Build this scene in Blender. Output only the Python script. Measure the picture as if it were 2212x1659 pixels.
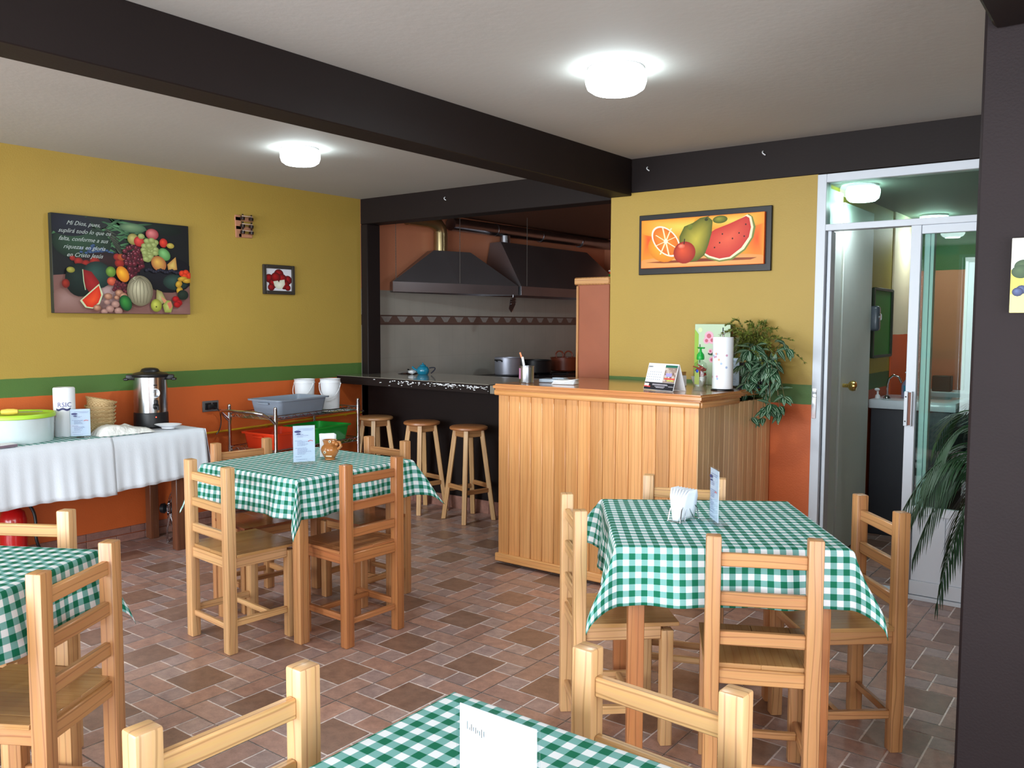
import bpy, bmesh, math, random
from mathutils import Vector, Matrix, noise
random.seed(7)
PI=math.pi
sc=bpy.context.scene
COL=sc.collection
for o in list(bpy.data.objects): bpy.data.objects.remove(o)

# ---------------------------------------------------------------- materials
def lin(c):
    c=c/255.0
    return c/12.92 if c<=.04045 else ((c+.055)/1.055)**2.4
def rgb(r,g,b): return (lin(r),lin(g),lin(b),1)
MATS={}
def nodes(name):
    m=bpy.data.materials.new(name); m.use_nodes=True
    nt=m.node_tree; b=nt.nodes['Principled BSDF']; MATS[name]=m
    return m,nt,b
def N(nt,t,**kw):
    n=nt.nodes.new(t)
    for k,v in kw.items():
        if k in n.inputs: n.inputs[k].default_value=v
        else: setattr(n,k,v)
    return n
def mixc(nt,f,a,b,mode='MIX'):
    n=nt.nodes.new('ShaderNodeMix'); n.data_type='RGBA'; n.blend_type=mode
    for s,v in ((n.inputs[0],f),(n.inputs[6],a),(n.inputs[7],b)):
        if hasattr(v,'links'): nt.links.new(v,s)
        else: s.default_value=v
    return n.outputs[2]
def math_(nt,op,a,b=0.0):
    n=nt.nodes.new('ShaderNodeMath'); n.operation=op
    for s,v in zip(n.inputs,(a,b)):
        if hasattr(v,'links'): nt.links.new(v,s)
        else: s.default_value=v
    return n.outputs[0]
def mat(name,col,rough=.5,metal=0.0,spec=.5,var=.06,vscale=14,bump=0.0,bscale=60,coat=0.0,emit=None,estr=0,trans=0.0,ior=1.45,alpha=1.0):
    """plain procedural material: slightly mottled colour plus optional bump"""
    m,nt,b=nodes(name)
    tc=N(nt,'ShaderNodeTexCoord')
    no=N(nt,'ShaderNodeTexNoise',Scale=vscale,Detail=4.0)
    nt.links.new(tc.outputs['Object'],no.inputs['Vector'])
    c2=tuple(min(1,x*(1+var)) for x in col[:3])+(1,); c1=tuple(x*(1-var) for x in col[:3])+(1,)
    nt.links.new(mixc(nt,no.outputs['Fac'],c1,c2),b.inputs['Base Color'])
    b.inputs['Roughness'].default_value=rough; b.inputs['Metallic'].default_value=metal
    b.inputs['Specular IOR Level'].default_value=spec; b.inputs['Coat Weight'].default_value=coat
    b.inputs['Transmission Weight'].default_value=trans; b.inputs['IOR'].default_value=ior; b.inputs['Alpha'].default_value=alpha
    if emit: b.inputs['Emission Color'].default_value=emit; b.inputs['Emission Strength'].default_value=estr
    if bump:
        n2=N(nt,'ShaderNodeTexNoise',Scale=bscale,Detail=5.0); nt.links.new(tc.outputs['Object'],n2.inputs['Vector'])
        bp=N(nt,'ShaderNodeBump',Strength=bump,Distance=.01); nt.links.new(n2.outputs['Fac'],bp.inputs['Height']); nt.links.new(bp.outputs[0],b.inputs['Normal'])
    return m
def wood(name,light,dark,knot,rough=.38,grain=1.0,coat=.15):
    m,nt,b=nodes(name)
    uv=N(nt,'ShaderNodeUVMap'); 
    mp=N(nt,'ShaderNodeMapping'); mp.inputs['Scale'].default_value=(1.3,12,1); nt.links.new(uv.outputs[0],mp.inputs[0])
    n1=N(nt,'ShaderNodeTexNoise',Scale=1.0,Detail=5.0,Roughness=.6,Distortion=.4); nt.links.new(mp.outputs[0],n1.inputs['Vector'])
    mp2=N(nt,'ShaderNodeMapping'); mp2.inputs['Scale'].default_value=(.8,5,1); nt.links.new(uv.outputs[0],mp2.inputs[0])
    wv=N(nt,'ShaderNodeTexWave',Scale=2.6,Distortion=5.5,Detail=2.0); wv.inputs['Detail Scale'].default_value=.9; wv.bands_direction='Y'; nt.links.new(mp2.outputs[0],wv.inputs['Vector'])
    mp3=N(nt,'ShaderNodeMapping'); mp3.inputs['Scale'].default_value=(4,160,1); nt.links.new(uv.outputs[0],mp3.inputs[0])
    n3=N(nt,'ShaderNodeTexNoise',Scale=1.0,Detail=3.0); nt.links.new(mp3.outputs[0],n3.inputs['Vector'])
    r=N(nt,'ShaderNodeValToRGB'); nt.links.new(n1.outputs['Fac'],r.inputs[0])
    r.color_ramp.elements[0].position=.30; r.color_ramp.elements[0].color=dark
    r.color_ramp.elements[1].position=.66; r.color_ramp.elements[1].color=light
    r2=N(nt,'ShaderNodeValToRGB'); nt.links.new(wv.outputs['Fac'],r2.inputs[0])
    r2.color_ramp.elements[0].position=.0; r2.color_ramp.elements[0].color=(0,0,0,1)
    r2.color_ramp.elements[1].position=.10; r2.color_ramp.elements[1].color=(1,1,1,1)
    f=math_(nt,'MULTIPLY',math_(nt,'SUBTRACT',1.0,r2.outputs[0]),.42*grain)
    c=mixc(nt,f,r.outputs[0],knot)
    c=mixc(nt,.14*grain,c,n3.outputs['Color'],'SOFT_LIGHT')
    at=N(nt,'ShaderNodeAttribute'); at.attribute_name='tone'
    c=mixc(nt,1.0,c,at.outputs['Color'],'MULTIPLY')
    nt.links.new(c,b.inputs['Base Color']); b.inputs['Roughness'].default_value=rough; b.inputs['Coat Weight'].default_value=coat; b.inputs['Coat Roughness'].default_value=.2
    bp=N(nt,'ShaderNodeBump',Strength=.08,Distance=.002); nt.links.new(n3.outputs['Fac'],bp.inputs['Height']); nt.links.new(bp.outputs[0],b.inputs['Normal'])
    return m
def vcol(name,rough=.6,spec=.3,bump=0):
    """colour taken from the mesh's own printed pattern"""
    m,nt,b=nodes(name); at=N(nt,'ShaderNodeAttribute'); at.attribute_name='tone'
    nt.links.new(at.outputs['Color'],b.inputs['Base Color']); b.inputs['Roughness'].default_value=rough; b.inputs['Specular IOR Level'].default_value=spec
    return m
def painted_wall(name,bands,rough=.55,bump=.25):
    """horizontal paint bands: list of (z_from, colour) from the floor up"""
    m,nt,b=nodes(name); g=N(nt,'ShaderNodeNewGeometry'); s=N(nt,'ShaderNodeSeparateXYZ'); nt.links.new(g.outputs['Position'],s.inputs[0])
    no=N(nt,'ShaderNodeTexNoise',Scale=9.0,Detail=3.0); nt.links.new(g.outputs['Position'],no.inputs['Vector'])
    z=math_(nt,'ADD',s.outputs['Z'],math_(nt,'MULTIPLY',math_(nt,'SUBTRACT',no.outputs['Fac'],.5),.006))
    c=bands[0][1]
    for z0,cc in bands[1:]: c=mixc(nt,math_(nt,'GREATER_THAN',z,z0),c,cc)
    n2=N(nt,'ShaderNodeTexNoise',Scale=3.0,Detail=6.0); nt.links.new(g.outputs['Position'],n2.inputs['Vector'])
    c=mixc(nt,.22,c,n2.outputs['Color'],'SOFT_LIGHT') if False else mixc(nt,math_(nt,'MULTIPLY',n2.outputs['Fac'],.12),c,(.02,.02,.02,1))
    nt.links.new(c,b.inputs['Base Color']); b.inputs['Roughness'].default_value=rough
    n3=N(nt,'ShaderNodeTexNoise',Scale=120.0,Detail=4.0); nt.links.new(g.outputs['Position'],n3.inputs['Vector'])
    bp=N(nt,'ShaderNodeBump',Strength=bump,Distance=.004); nt.links.new(n3.outputs['Fac'],bp.inputs['Height']); nt.links.new(bp.outputs[0],b.inputs['Normal'])
    return m
def gingham(name,period=.0385):
    m,nt,b=nodes(name); uv=N(nt,'ShaderNodeUVMap'); s=N(nt,'ShaderNodeSeparateXYZ'); nt.links.new(uv.outputs[0],s.inputs[0])
    def stripe(o):
        f=math_(nt,'FRACT',math_(nt,'DIVIDE',math_(nt,'ADD',o,10*period),period)); return math_(nt,'GREATER_THAN',f,.5)
    sm=math_(nt,'ADD',stripe(s.outputs['X']),stripe(s.outputs['Y']))
    c=mixc(nt,math_(nt,'MINIMUM',sm,1.0),rgb(226,229,232),rgb(116,168,163))
    c=mixc(nt,math_(nt,'GREATER_THAN',sm,1.5),c,rgb(14,104,76))
    nt.links.new(c,b.inputs['Base Color']); b.inputs['Roughness'].default_value=.75; b.inputs['Specular IOR Level'].default_value=.2
    n3=N(nt,'ShaderNodeTexNoise',Scale=600.0,Detail=2.0); nt.links.new(uv.outputs[0],n3.inputs['Vector'])
    bp=N(nt,'ShaderNodeBump',Strength=.1,Distance=.002); nt.links.new(n3.outputs['Fac'],bp.inputs['Height']); nt.links.new(bp.outputs[0],b.inputs['Normal'])
    return m
def glassmat(name,tint=(.82,.93,.89,1),refl=.5):
    m,nt,b=nodes(name); out=nt.nodes['Material Output']
    tr=N(nt,'ShaderNodeBsdfTransparent'); tr.inputs[0].default_value=tint
    gl=N(nt,'ShaderNodeBsdfGlossy'); gl.inputs['Roughness'].default_value=.01
    fr=N(nt,'ShaderNodeLayerWeight',Blend=.5); mx=N(nt,'ShaderNodeMixShader')
    nt.links.new(math_(nt,'ADD',math_(nt,'MULTIPLY',math_(nt,'POWER',fr.outputs['Facing'],5.0),refl*.9),.06*refl),mx.inputs[0])
    nt.links.new(tr.outputs[0],mx.inputs[1]); nt.links.new(gl.outputs[0],mx.inputs[2]); nt.links.new(mx.outputs[0],out.inputs[0])
    return m

YEL=rgb(176,146,64); GRN=rgb(78,112,50); ORA=rgb(204,96,38)
M_wall=painted_wall('wall_paint',[(0,ORA),(1.006,GRN),(1.118,YEL)])
M_ceil=mat('ceiling_plaster',rgb(180,179,175),.8,var=.07,vscale=1.6,bump=.1,bscale=30)
M_dark=mat('dark_brown_paint',rgb(27,18,17),.6,spec=.3,var=.15,vscale=3,bump=.06,bscale=80)
M_dark2=mat('dark_brown_pillar',rgb(32,23,25),.65,spec=.3,var=.2,vscale=4,bump=.12,bscale=140)
M_peach=painted_wall('peach_paint',[(0,rgb(205,130,95)),(9,rgb(205,130,95))])
M_kceil=mat('kitchen_ceiling',rgb(110,74,54),.6)  # peach ceiling darkened to brown, its lack of light put into the colour
M_white=mat('white_aluminium',rgb(205,212,222),.35,var=.02)
M_corr=mat('pale_green_wall',rgb(222,230,226),.5,var=.03)
M_corrceil=mat('corridor_ceiling',rgb(120,126,118),.7)
M_cream=painted_wall('cream_orange_paint',[(0,rgb(225,90,25)),(1.385,rgb(240,225,190))])
M_floor=None
M_steel=mat('brushed_steel',rgb(150,150,155),.3,1.0,var=.08,vscale=5)
M_hood=mat('hood_steel',rgb(140,138,142),.27,.8,var=.2,vscale=3)
M_chrome=mat('chrome',rgb(205,205,210),.12,1.0,var=.02)
M_brass=mat('aged_duct_metal',rgb(170,150,110),.28,.9,var=.15)
M_black=mat('black_plastic',rgb(22,22,25),.4)
M_blackm=mat('black_metal',rgb(20,20,24),.35,.3)
M_wplas=mat('white_plastic',rgb(226,228,232),.35,var=.01)
M_grey=mat('grey_plastic',rgb(132,143,158),.4,var=.04)
M_red=mat('red_plastic',rgb(225,62,28),.35)
M_green=mat('green_plastic',rgb(10,150,50),.35)
M_lime=mat('lime_plastic',rgb(170,215,60),.35)
M_cloth=mat('white_cloth',rgb(214,220,228),.8,spec=.2,var=.02,bump=.15,bscale=200)
M_paper=mat('white_paper',rgb(232,235,240),.7,spec=.2,var=.01)
M_paperb=mat('bluish_paper',rgb(205,214,232),.6,spec=.2,var=.02)
M_ink=mat('blue_ink',rgb(60,62,110),.6)
M_inkred=mat('red_ink',rgb(200,70,50),.6)
M_inkblk=mat('black_ink',rgb(30,30,36),.6)
M_acryl=glassmat('clear_acrylic',(.94,.97,.98,1),.5)
M_glass=glassmat('pane_glass',(.76,.88,.83,1),.45)
M_clear=glassmat('clear_bottle_plastic',(.86,.93,.88,1),.8)
M_pot=mat('glazed_clay',rgb(176,112,58),.18,coat=.6,var=.25,vscale=22)
M_basket,_nt,_b=nodes('woven_palm'); _uv=N(_nt,'ShaderNodeUVMap'); _mp=N(_nt,'ShaderNodeMapping'); _mp.inputs['Scale'].default_value=(22,44,1); _nt.links.new(_uv.outputs[0],_mp.inputs[0])
_ck=N(_nt,'ShaderNodeTexChecker',Scale=1.0); _nt.links.new(_mp.outputs[0],_ck.inputs['Vector']); _ck.inputs[1].default_value=rgb(218,190,142); _ck.inputs[2].default_value=rgb(192,158,108)
_nt.links.new(_ck.outputs['Color'],_b.inputs['Base Color']); _b.inputs['Roughness'].default_value=.7; _bp=N(_nt,'ShaderNodeBump',Strength=.6,Distance=.003); _nt.links.new(_ck.outputs['Fac'],_bp.inputs['Height']); _nt.links.new(_bp.outputs[0],_b.inputs['Normal'])
M_leaf=None
M_darkleaf=mat('palm_green',rgb(30,62,34),.45,var=.3,vscale=20)
M_fern=mat('fern_green',rgb(104,114,44),.5,var=.4,vscale=25)
M_stem=mat('plant_stem',rgb(92,84,48),.6)
M_navy=mat('navy_pot',rgb(26,28,44),.5)
M_opal=mat('opal_lamp',rgb(250,252,255),.4,emit=(.82,.97,1,1),estr=20)
M_opal2=mat('opal_lamp_corridor',rgb(220,250,245),.4,emit=(.75,1,.94,1),estr=13)
M_print=vcol('printed_picture',.45)
M_tiles=None
M_cabw=mat('reddish_cabinet_wood',rgb(150,84,60),.35,var=.1,vscale=8,coat=.3)
M_yellowpipe=mat('yellow_gas_pipe',rgb(196,150,30),.4)
M_redpaint=mat('red_enamel',rgb(190,24,24),.25,coat=.5)
M_vanity=mat('charcoal_laminate',rgb(44,46,54),.45,var=.08,vscale=30)
M_mirror=mat('mirror_green_paint',rgb(44,124,26),.6,0,var=.02)  # matt green colour stands in for what the mirror reflects
M_slab=mat('worn_cement_top',rgb(126,122,112),.12,var=.2,vscale=5,coat=.4)
M_blue=mat('blue_enamel',rgb(24,120,150),.2,coat=.5)
M_redled=mat('red_pilot_light',rgb(255,60,50),.3,emit=(1,.08,.04,1),estr=3)
W_pale=wood('pine_pale',rgb(214,172,122),rgb(200,153,102),rgb(136,88,48),grain=1.25)
W_honey=wood('pine_honey',rgb(194,144,96),rgb(176,122,76),rgb(118,72,40),grain=1.2)
W_oran=wood('pine_orange',rgb(178,118,72),rgb(160,98,56),rgb(104,58,32))
W_panel=wood('pine_boards',rgb(224,166,108),rgb(208,144,86),rgb(138,74,32),rough=.32,grain=.8,coat=.3)
W_panel2=wood('pine_boards_side',rgb(240,204,156),rgb(222,180,130),rgb(150,98,62),rough=.3,grain=.7,coat=.4)
W_top=wood('varnished_top',rgb(206,142,86),rgb(182,116,64),rgb(130,70,34),rough=.12,grain=.6,coat=.8)
W_brown=wood('brown_table_wood',rgb(120,72,48),rgb(92,52,34),rgb(50,26,16))
W_seat=wood('seat_wood',rgb(188,146,94),rgb(168,122,74),rgb(130,80,38),rough=.22,grain=.6,coat=.5)
W_seatr=wood('seat_wood_red',rgb(130,74,44),rgb(112,60,34),rgb(60,30,18),rough=.2,coat=.5)
M_ging=gingham('green_white_gingham')

def tilefloor():
    m,nt,b=nodes('terracotta_tiles'); at=N(nt,'ShaderNodeAttribute'); at.attribute_name='tone'
    g=N(nt,'ShaderNodeNewGeometry')
    n1=N(nt,'ShaderNodeTexNoise',Scale=22.0,Detail=6.0,Roughness=.65); nt.links.new(g.outputs['Position'],n1.inputs['Vector'])
    n2=N(nt,'ShaderNodeTexNoise',Scale=150.0,Detail=3.0); nt.links.new(g.outputs['Position'],n2.inputs['Vector'])
    r=N(nt,'ShaderNodeValToRGB'); nt.links.new(n1.outputs['Fac'],r.inputs[0])
    r.color_ramp.elements[0].position=.3; r.color_ramp.elements[0].color=(.72,.66,.66,1)
    r.color_ramp.elements[1].position=.7; r.color_ramp.elements[1].color=(1.2,1.1,1.05,1)
    c=mixc(nt,1.0,at.outputs['Color'],r.outputs[0],'MULTIPLY')
    r2=N(nt,'ShaderNodeValToRGB'); nt.links.new(n2.outputs['Fac'],r2.inputs[0])
    r2.color_ramp.elements[0].position=.3; r2.color_ramp.elements[0].color=(.7,.65,.6,1)
    r2.color_ramp.elements[1].position=.45; r2.color_ramp.elements[1].color=(1,1,1,1)
    c=mixc(nt,.6,c,r2.outputs[0],'MULTIPLY')
    nt.links.new(c,b.inputs['Base Color']); b.inputs['Roughness'].default_value=.32
    bp=N(nt,'ShaderNodeBump',Strength=.12,Distance=.003); nt.links.new(n1.outputs['Fac'],bp.inputs['Height']); nt.links.new(bp.outputs[0],b.inputs['Normal'])
    return m
M_floor=tilefloor()
def kitchentile():
    m,nt,b=nodes('kitchen_wall_tiles'); g=N(nt,'ShaderNodeNewGeometry'); s=N(nt,'ShaderNodeSeparateXYZ'); nt.links.new(g.outputs['Position'],s.inputs[0])
    y=math_(nt,'ADD',s.outputs['Y'],s.outputs['X']); z=s.outputs['Z']
    fy=math_(nt,'FRACT',math_(nt,'DIVIDE',y,.2)); fz=math_(nt,'FRACT',math_(nt,'DIVIDE',math_(nt,'SUBTRACT',z,1.44),.3))
    line=math_(nt,'MAXIMUM',math_(nt,'LESS_THAN',fy,.02),math_(nt,'LESS_THAN',fz,.012))
    n1=N(nt,'ShaderNodeTexNoise',Scale=4.0,Detail=5.0); nt.links.new(g.outputs['Position'],n1.inputs['Vector'])
    c=mixc(nt,n1.outputs['Fac'],rgb(160,157,148),rgb(182,177,167)); c=mixc(nt,math_(nt,'MULTIPLY',line,.22),c,rgb(120,112,104))
    band=math_(nt,'MULTIPLY',math_(nt,'GREATER_THAN',z,1.44),math_(nt,'LESS_THAN',z,1.53))
    fw=math_(nt,'FRACT',math_(nt,'DIVIDE',y,.2))
    tri=math_(nt,'ABSOLUTE',math_(nt,'SUBTRACT',fw,.5))
    zz=math_(nt,'DIVIDE',math_(nt,'SUBTRACT',z,1.44),.09)
    cup=math_(nt,'MULTIPLY',math_(nt,'LESS_THAN',tri,math_(nt,'MULTIPLY',zz,.4)),math_(nt,'GREATER_THAN',zz,.3))
    edge=math_(nt,'MAXIMUM',math_(nt,'GREATER_THAN',zz,.86),math_(nt,'LESS_THAN',zz,.14))
    bc=mixc(nt,cup,rgb(110,82,72),rgb(168,165,160)); n4=N(nt,'ShaderNodeTexNoise',Scale=50.0,Detail=4.0); nt.links.new(g.outputs['Position'],n4.inputs['Vector'])
    bc=mixc(nt,math_(nt,'MULTIPLY',n4.outputs['Fac'],.7),bc,rgb(96,84,80)); bc=mixc(nt,edge,bc,rgb(92,72,66))
    c=mixc(nt,band,c,bc)
    c=mixc(nt,math_(nt,'GREATER_THAN',z,1.75),c,rgb(208,136,102))
    nt.links.new(c,b.inputs['Base Color']); b.inputs['Roughness'].default_value=.3
    return m
M_tiles=kitchentile()
def stripedleaf():
    m,nt,b=nodes('striped_leaf'); uv=N(nt,'ShaderNodeUVMap'); s=N(nt,'ShaderNodeSeparateXYZ'); nt.links.new(uv.outputs[0],s.inputs[0])
    d=math_(nt,'ABSOLUTE',math_(nt,'SUBTRACT',s.outputs['Y'],.5))
    c=mixc(nt,math_(nt,'LESS_THAN',math_(nt,'ABSOLUTE',math_(nt,'SUBTRACT',d,.17)),.06),rgb(40,78,50),rgb(150,175,150))
    nt.links.new(c,b.inputs['Base Color']); b.inputs['Roughness'].default_value=.4
    return m
M_leaf=stripedleaf()

# ---------------------------------------------------------------- mesh helpers
class MB:
    def __init__(s):
        s.bm=bmesh.new(); s.uv=s.bm.loops.layers.uv.new('UVMap'); s.tone=s.bm.loops.layers.float_color.new('tone')
    def face(s,pts,mi=0,uvs=None,tone=(1,1,1,1),smooth=False):
        vs=[s.bm.verts.new(p) for p in pts]
        try: f=s.bm.faces.new(vs)
        except ValueError: return None
        f.material_index=mi; f.smooth=smooth
        for i,l in enumerate(f.loops):
            l[s.tone]=tone if not isinstance(tone,list) else tone[i]
            l[s.uv].uv=uvs[i] if uvs else (0,0)
        return f
    def grid(s,P,mi=0,uvf=None,tone=(1,1,1,1),smooth=True,closeu=False,closev=False):
        """P[i][j] points"""
        V=[[s.bm.verts.new(p) for p in row] for row in P]; n=len(P); m=len(P[0])
        for i in range(n if closeu else n-1):
            for j in range(m if closev else m-1):
                a=V[i][j];b=V[(i+1)%n][j];c=V[(i+1)%n][(j+1)%m];d=V[i][(j+1)%m]
                try: f=s.bm.faces.new((a,b,c,d))
                except ValueError: continue
                f.smooth=smooth; f.material_index=mi
                for l,(ii,jj) in zip(f.loops,((i,j),(i+1,j),(i+1,j+1),(i,j+1))):
                    l[s.tone]=tone; l[s.uv].uv=uvf(ii,jj) if uvf else (ii/max(1,n-1),jj/max(1,m-1))
        return V
    def box(s,c,d,bev=0.0,rot=None,axis=None,tone=None,mi=0,seg=1,taper=None):
        """box centred at c, dims d; uv runs along the longest side"""
        t=bmesh.new(); bmesh.ops.create_cube(t,size=1)
        for v in t.verts:
            v.co=Vector((v.co.x*d[0],v.co.y*d[1],v.co.z*d[2]))
            if taper and v.co.z<0: v.co.x*=taper; v.co.y*=taper
        if bev: bmesh.ops.bevel(t,geom=t.edges[:],offset=min(bev,min(d)*.45),segments=seg,affect='EDGES',profile=.5)
        ax=axis if axis is not None else max(range(3),key=lambda i:d[i])
        o1,o2=random.uniform(0,50),random.uniform(0,50)
        if tone is None: k=random.uniform(.90,1.05); tone=(k,k*random.uniform(.97,1.01),k*random.uniform(.94,1.02),1)
        t.normal_update()
        for f in t.faces:
            n=f.normal; na=max(range(3),key=lambda i:abs(n[i])); oth=[i for i in range(3) if i!=na]
            ua=ax if ax in oth else oth[0]; va=[i for i in oth if i!=ua][0]
            pts=[];uvs=[]
            for v in f.verts:
                uvs.append((v.co[ua]+o1,v.co[va]+o2+na*3.3)); p=v.co.copy()
                if rot is not None: p=rot@p
                pts.append(p+Vector(c))
            s.face(pts,mi,uvs,tone)
        t.free(); return s
    def prism(s,poly,z0,z1,mi=0,tone=(1,1,1,1),sides=None):
        n=len(poly)
        s.face([(x,y,z1) for x,y in poly],mi,[(x,y) for x,y in poly],tone)
        s.face([(x,y,z0) for x,y in reversed(poly)],mi,[(x,y) for x,y in reversed(poly)],tone)
        for i in range(n):
            a=poly[i];b=poly[(i+1)%n]; L=math.dist(a,b)
            s.face([(a[0],a[1],z0),(b[0],b[1],z0),(b[0],b[1],z1),(a[0],a[1],z1)],mi,[(0,z0),(L,z0),(L,z1),(0,z1)],tone)
        return s
    def lathe(s,prof,c=(0,0,0),seg=32,mi=0,tone=(1,1,1,1),rot=None,sx=1,sy=1,smooth=True):
        P=[]
        for r,z in prof:
            row=[]
            for k in range(seg):
                a=2*PI*k/seg; p=Vector((r*math.cos(a)*sx,r*math.sin(a)*sy,z))
                if rot is not None: p=rot@p
                row.append(p+Vector(c))
            P.append(row)
        s.grid(P,mi,lambda i,j:(j/seg,i/len(prof)),tone,smooth,closev=True)
        return s
    def tube(s,pts,r,seg=8,mi=0,tone=(1,1,1,1),closed=False,radii=None,cap=True):
        pts=[Vector(p) for p in pts]; n=len(pts); P=[]; up=Vector((0,0,1)); prev=None
        for i,p in enumerate(pts):
            if closed: d=pts[(i+1)%n]-pts[i-1]
            else: d=pts[min(i+1,n-1)]-pts[max(i-1,0)]
            d.normalize()
            if prev is None:
                a=up.cross(d)
                if a.length<1e-3: a=Vector((1,0,0)).cross(d)
            else: a=prev-d*prev.dot(d)
            a.normalize(); prev=a; b=d.cross(a); rr=radii[i] if radii else r
            P.append([p+a*rr*math.cos(2*PI*k/seg)+b*rr*math.sin(2*PI*k/seg) for k in range(seg)])
        s.grid(P,mi,None,tone,True,closeu=closed,closev=True)
        if cap and not closed:
            s.face(P[0][::-1],mi,None,tone); s.face(P[-1],mi,None,tone)
        return s
    def ell(s,c,r,mi=0,seg=16,rings=10,tone=(1,1,1,1),rot=None):
        prof=[(max(1e-4,math.sin(PI*i/rings)),-math.cos(PI*i/rings)) for i in range(rings+1)]
        P=[]
        for a,z in prof:
            row=[]
            for k in range(seg):
                t=2*PI*k/seg; p=Vector((a*math.cos(t)*r[0],a*math.sin(t)*r[1],z*r[2]))
                if rot is not None: p=rot@p
                row.append(p+Vector(c))
            P.append(row)
        s.grid(P,mi,None,tone,True,closev=True); return s
    def build(s,name,mats,parent=None,sharp=40,weld=True):
        if weld: bmesh.ops.remove_doubles(s.bm,verts=s.bm.verts,dist=1e-5)
        me=bpy.data.meshes.new(name); s.bm.to_mesh(me); s.bm.free()
        if not isinstance(mats,(list,tuple)): mats=[mats]
        for m in mats: me.materials.append(m)
        try: me.set_sharp_from_angle(angle=math.radians(sharp))
        except Exception: pass
        o=bpy.data.objects.new(name,me); COL.objects.link(o)
        if parent: o.parent=parent
        return o
def bez(p0,p1,p2,n=10):
    p0,p1,p2=Vector(p0),Vector(p1),Vector(p2); return [p0*(1-t)**2+p1*2*t*(1-t)+p2*t*t for t in [i/n for i in range(n+1)]]
def thing(name,label,cat,loc=(0,0,0),rz=0,group=None):
    o=bpy.data.objects.new(name,None); COL.objects.link(o); o.location=loc; o.rotation_euler=(0,0,rz); o.empty_display_size=.05
    o['label']=label; o['category']=cat
    if group: o['group']=group
    return o
def tag(o,label,cat,group=None,kind=None):
    if label: o['label']=label
    if cat: o['category']=cat
    if group: o['group']=group
    if kind: o['kind']=kind
    return o
def struct(name,mb,m,parent=None):
    o=mb.build(name,m,parent)
    if parent is None: o['kind']='structure'
    return o
def copy_tree(o,parent=None):
    c=o.copy(); COL.objects.link(c)
    if parent: c.parent=parent
    for ch in list(o.children): copy_tree(ch,c)
    return c
def text(name,s,size,m,parent,loc,R,shear=0,align='LEFT',ext=.0004):
    cu=bpy.data.curves.new(name,'FONT'); cu.body=s; cu.size=size; cu.shear=shear; cu.align_x=align; cu.extrude=ext; cu.resolution_u=2
    t=bpy.data.objects.new('tmp_text',cu); COL.objects.link(t); bpy.context.view_layer.update()
    me=bpy.data.meshes.new_from_object(t.evaluated_get(bpy.context.evaluated_depsgraph_get())); bpy.data.objects.remove(t)
    me.materials.clear(); me.materials.append(m)
    o=bpy.data.objects.new(name,me); COL.objects.link(o); o.parent=parent
    o.matrix_local=Matrix.Translation(Vector(loc))@R.to_4x4()
    return o
# orientation helpers for lettering (text plane XY -> wall)
R_facing_px=Matrix(((0,0,1),(1,0,0),(0,1,0)))      # faces +X, reads towards +Y
R_facing_my=Matrix(((1,0,0),(0,0,-1),(0,1,0)))     # faces -Y, reads towards +X
Rz=lambda a:Matrix.Rotation(a,3,'Z')
Rx=lambda a:Matrix.Rotation(a,3,'X')
Ry=lambda a:Matrix.Rotation(a,3,'Y')
def plainbox(x0,x1,y0,y1,z0,z1,bev=0,mb=None,tone=(1,1,1,1)):
    mb=mb or MB(); mb.box(((x0+x1)/2,(y0+y1)/2,(z0+z1)/2),(x1-x0,y1-y0,z1-z0),bev,tone=tone); return mb

# ---------------------------------------------------------------- room shell
YW=-.2055
def make_floor():
    mb=MB(); x0,y0,x1,y1=-.6,-8.0,7.2,4.4
    ox,oy=2.765-.2,-2.305-.2     # cell origin: dark square spans .1...3
    base=[rgb(172,140,128),rgb(177,143,129),rgb(166,137,128),rgb(173,145,134),rgb(162,132,119)]
    small=[rgb(168,149,146),rgb(171,151,145),rgb(162,142,138)]
    darks=[rgb(140,112,97),rgb(145,117,102),rgb(136,109,95)]
    mb.face([(x0,y0,-.0015),(x1,y0,-.0015),(x1,y1,-.0015),(x0,y1,-.0015)],0,None,rgb(245,238,235))
    g=.0036
    def q(a,b,c,d,t):
        k=random.uniform(.9,1.08)
        mb.face([(a+g,b+g,0),(c-g,b+g,0),(c-g,d-g,0),(a+g,d-g,0)],0,None,(t[0]*k,t[1]*k,t[2]*k,1))
    i0=int(math.floor((x0-ox)/.4)); i1=int(math.ceil((x1-ox)/.4)); j0=int(math.floor((y0-oy)/.4)); j1=int(math.ceil((y1-oy)/.4))
    for i in range(i0,i1):
        for j in range(j0,j1):
            X=ox+.4*i; Y=oy+.4*j; R=lambda a,b,c,d,t:q(X+a,Y+b,X+c,Y+d,random.choice(t))
            R(.1,.1,.3,.3,darks)
            R(0,0,.2,.1,base); R(.2,0,.3,.1,small)
            R(.3,0,.4,.2,base); R(.3,.2,.4,.3,small)
            R(.2,.3,.4,.4,base); R(.1,.3,.2,.4,small)
            R(0,.2,.1,.4,base); R(0,.1,.1,.2,small)
    # dark joints where the pressed tiles meet
    for i in range(i0,i1+1):
        X=ox+.4*i; mb.face([(X-.0013,y0,.0003),(X+.0013,y0,.0003),(X+.0013,y1,.0003),(X-.0013,y1,.0003)],0,None,rgb(70,58,56))
    for j in range(j0,j1+1):
        Y=oy+.4*j; mb.face([(x0,Y-.0013,.0003),(x1,Y-.0013,.0003),(x1,Y+.0013,.0003),(x0,Y+.0013,.0003)],0,None,rgb(70,58,56))
    o=mb.build('floor',M_floor,weld=False); o['kind']='structure'
make_floor()
struct('ceiling',plainbox(-.1,6.7,-8,0.0,2.5,2.6),M_ceil)
struct('wall_left',plainbox(-.15,0,-8,0.0,0,2.5),M_wall)
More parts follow.
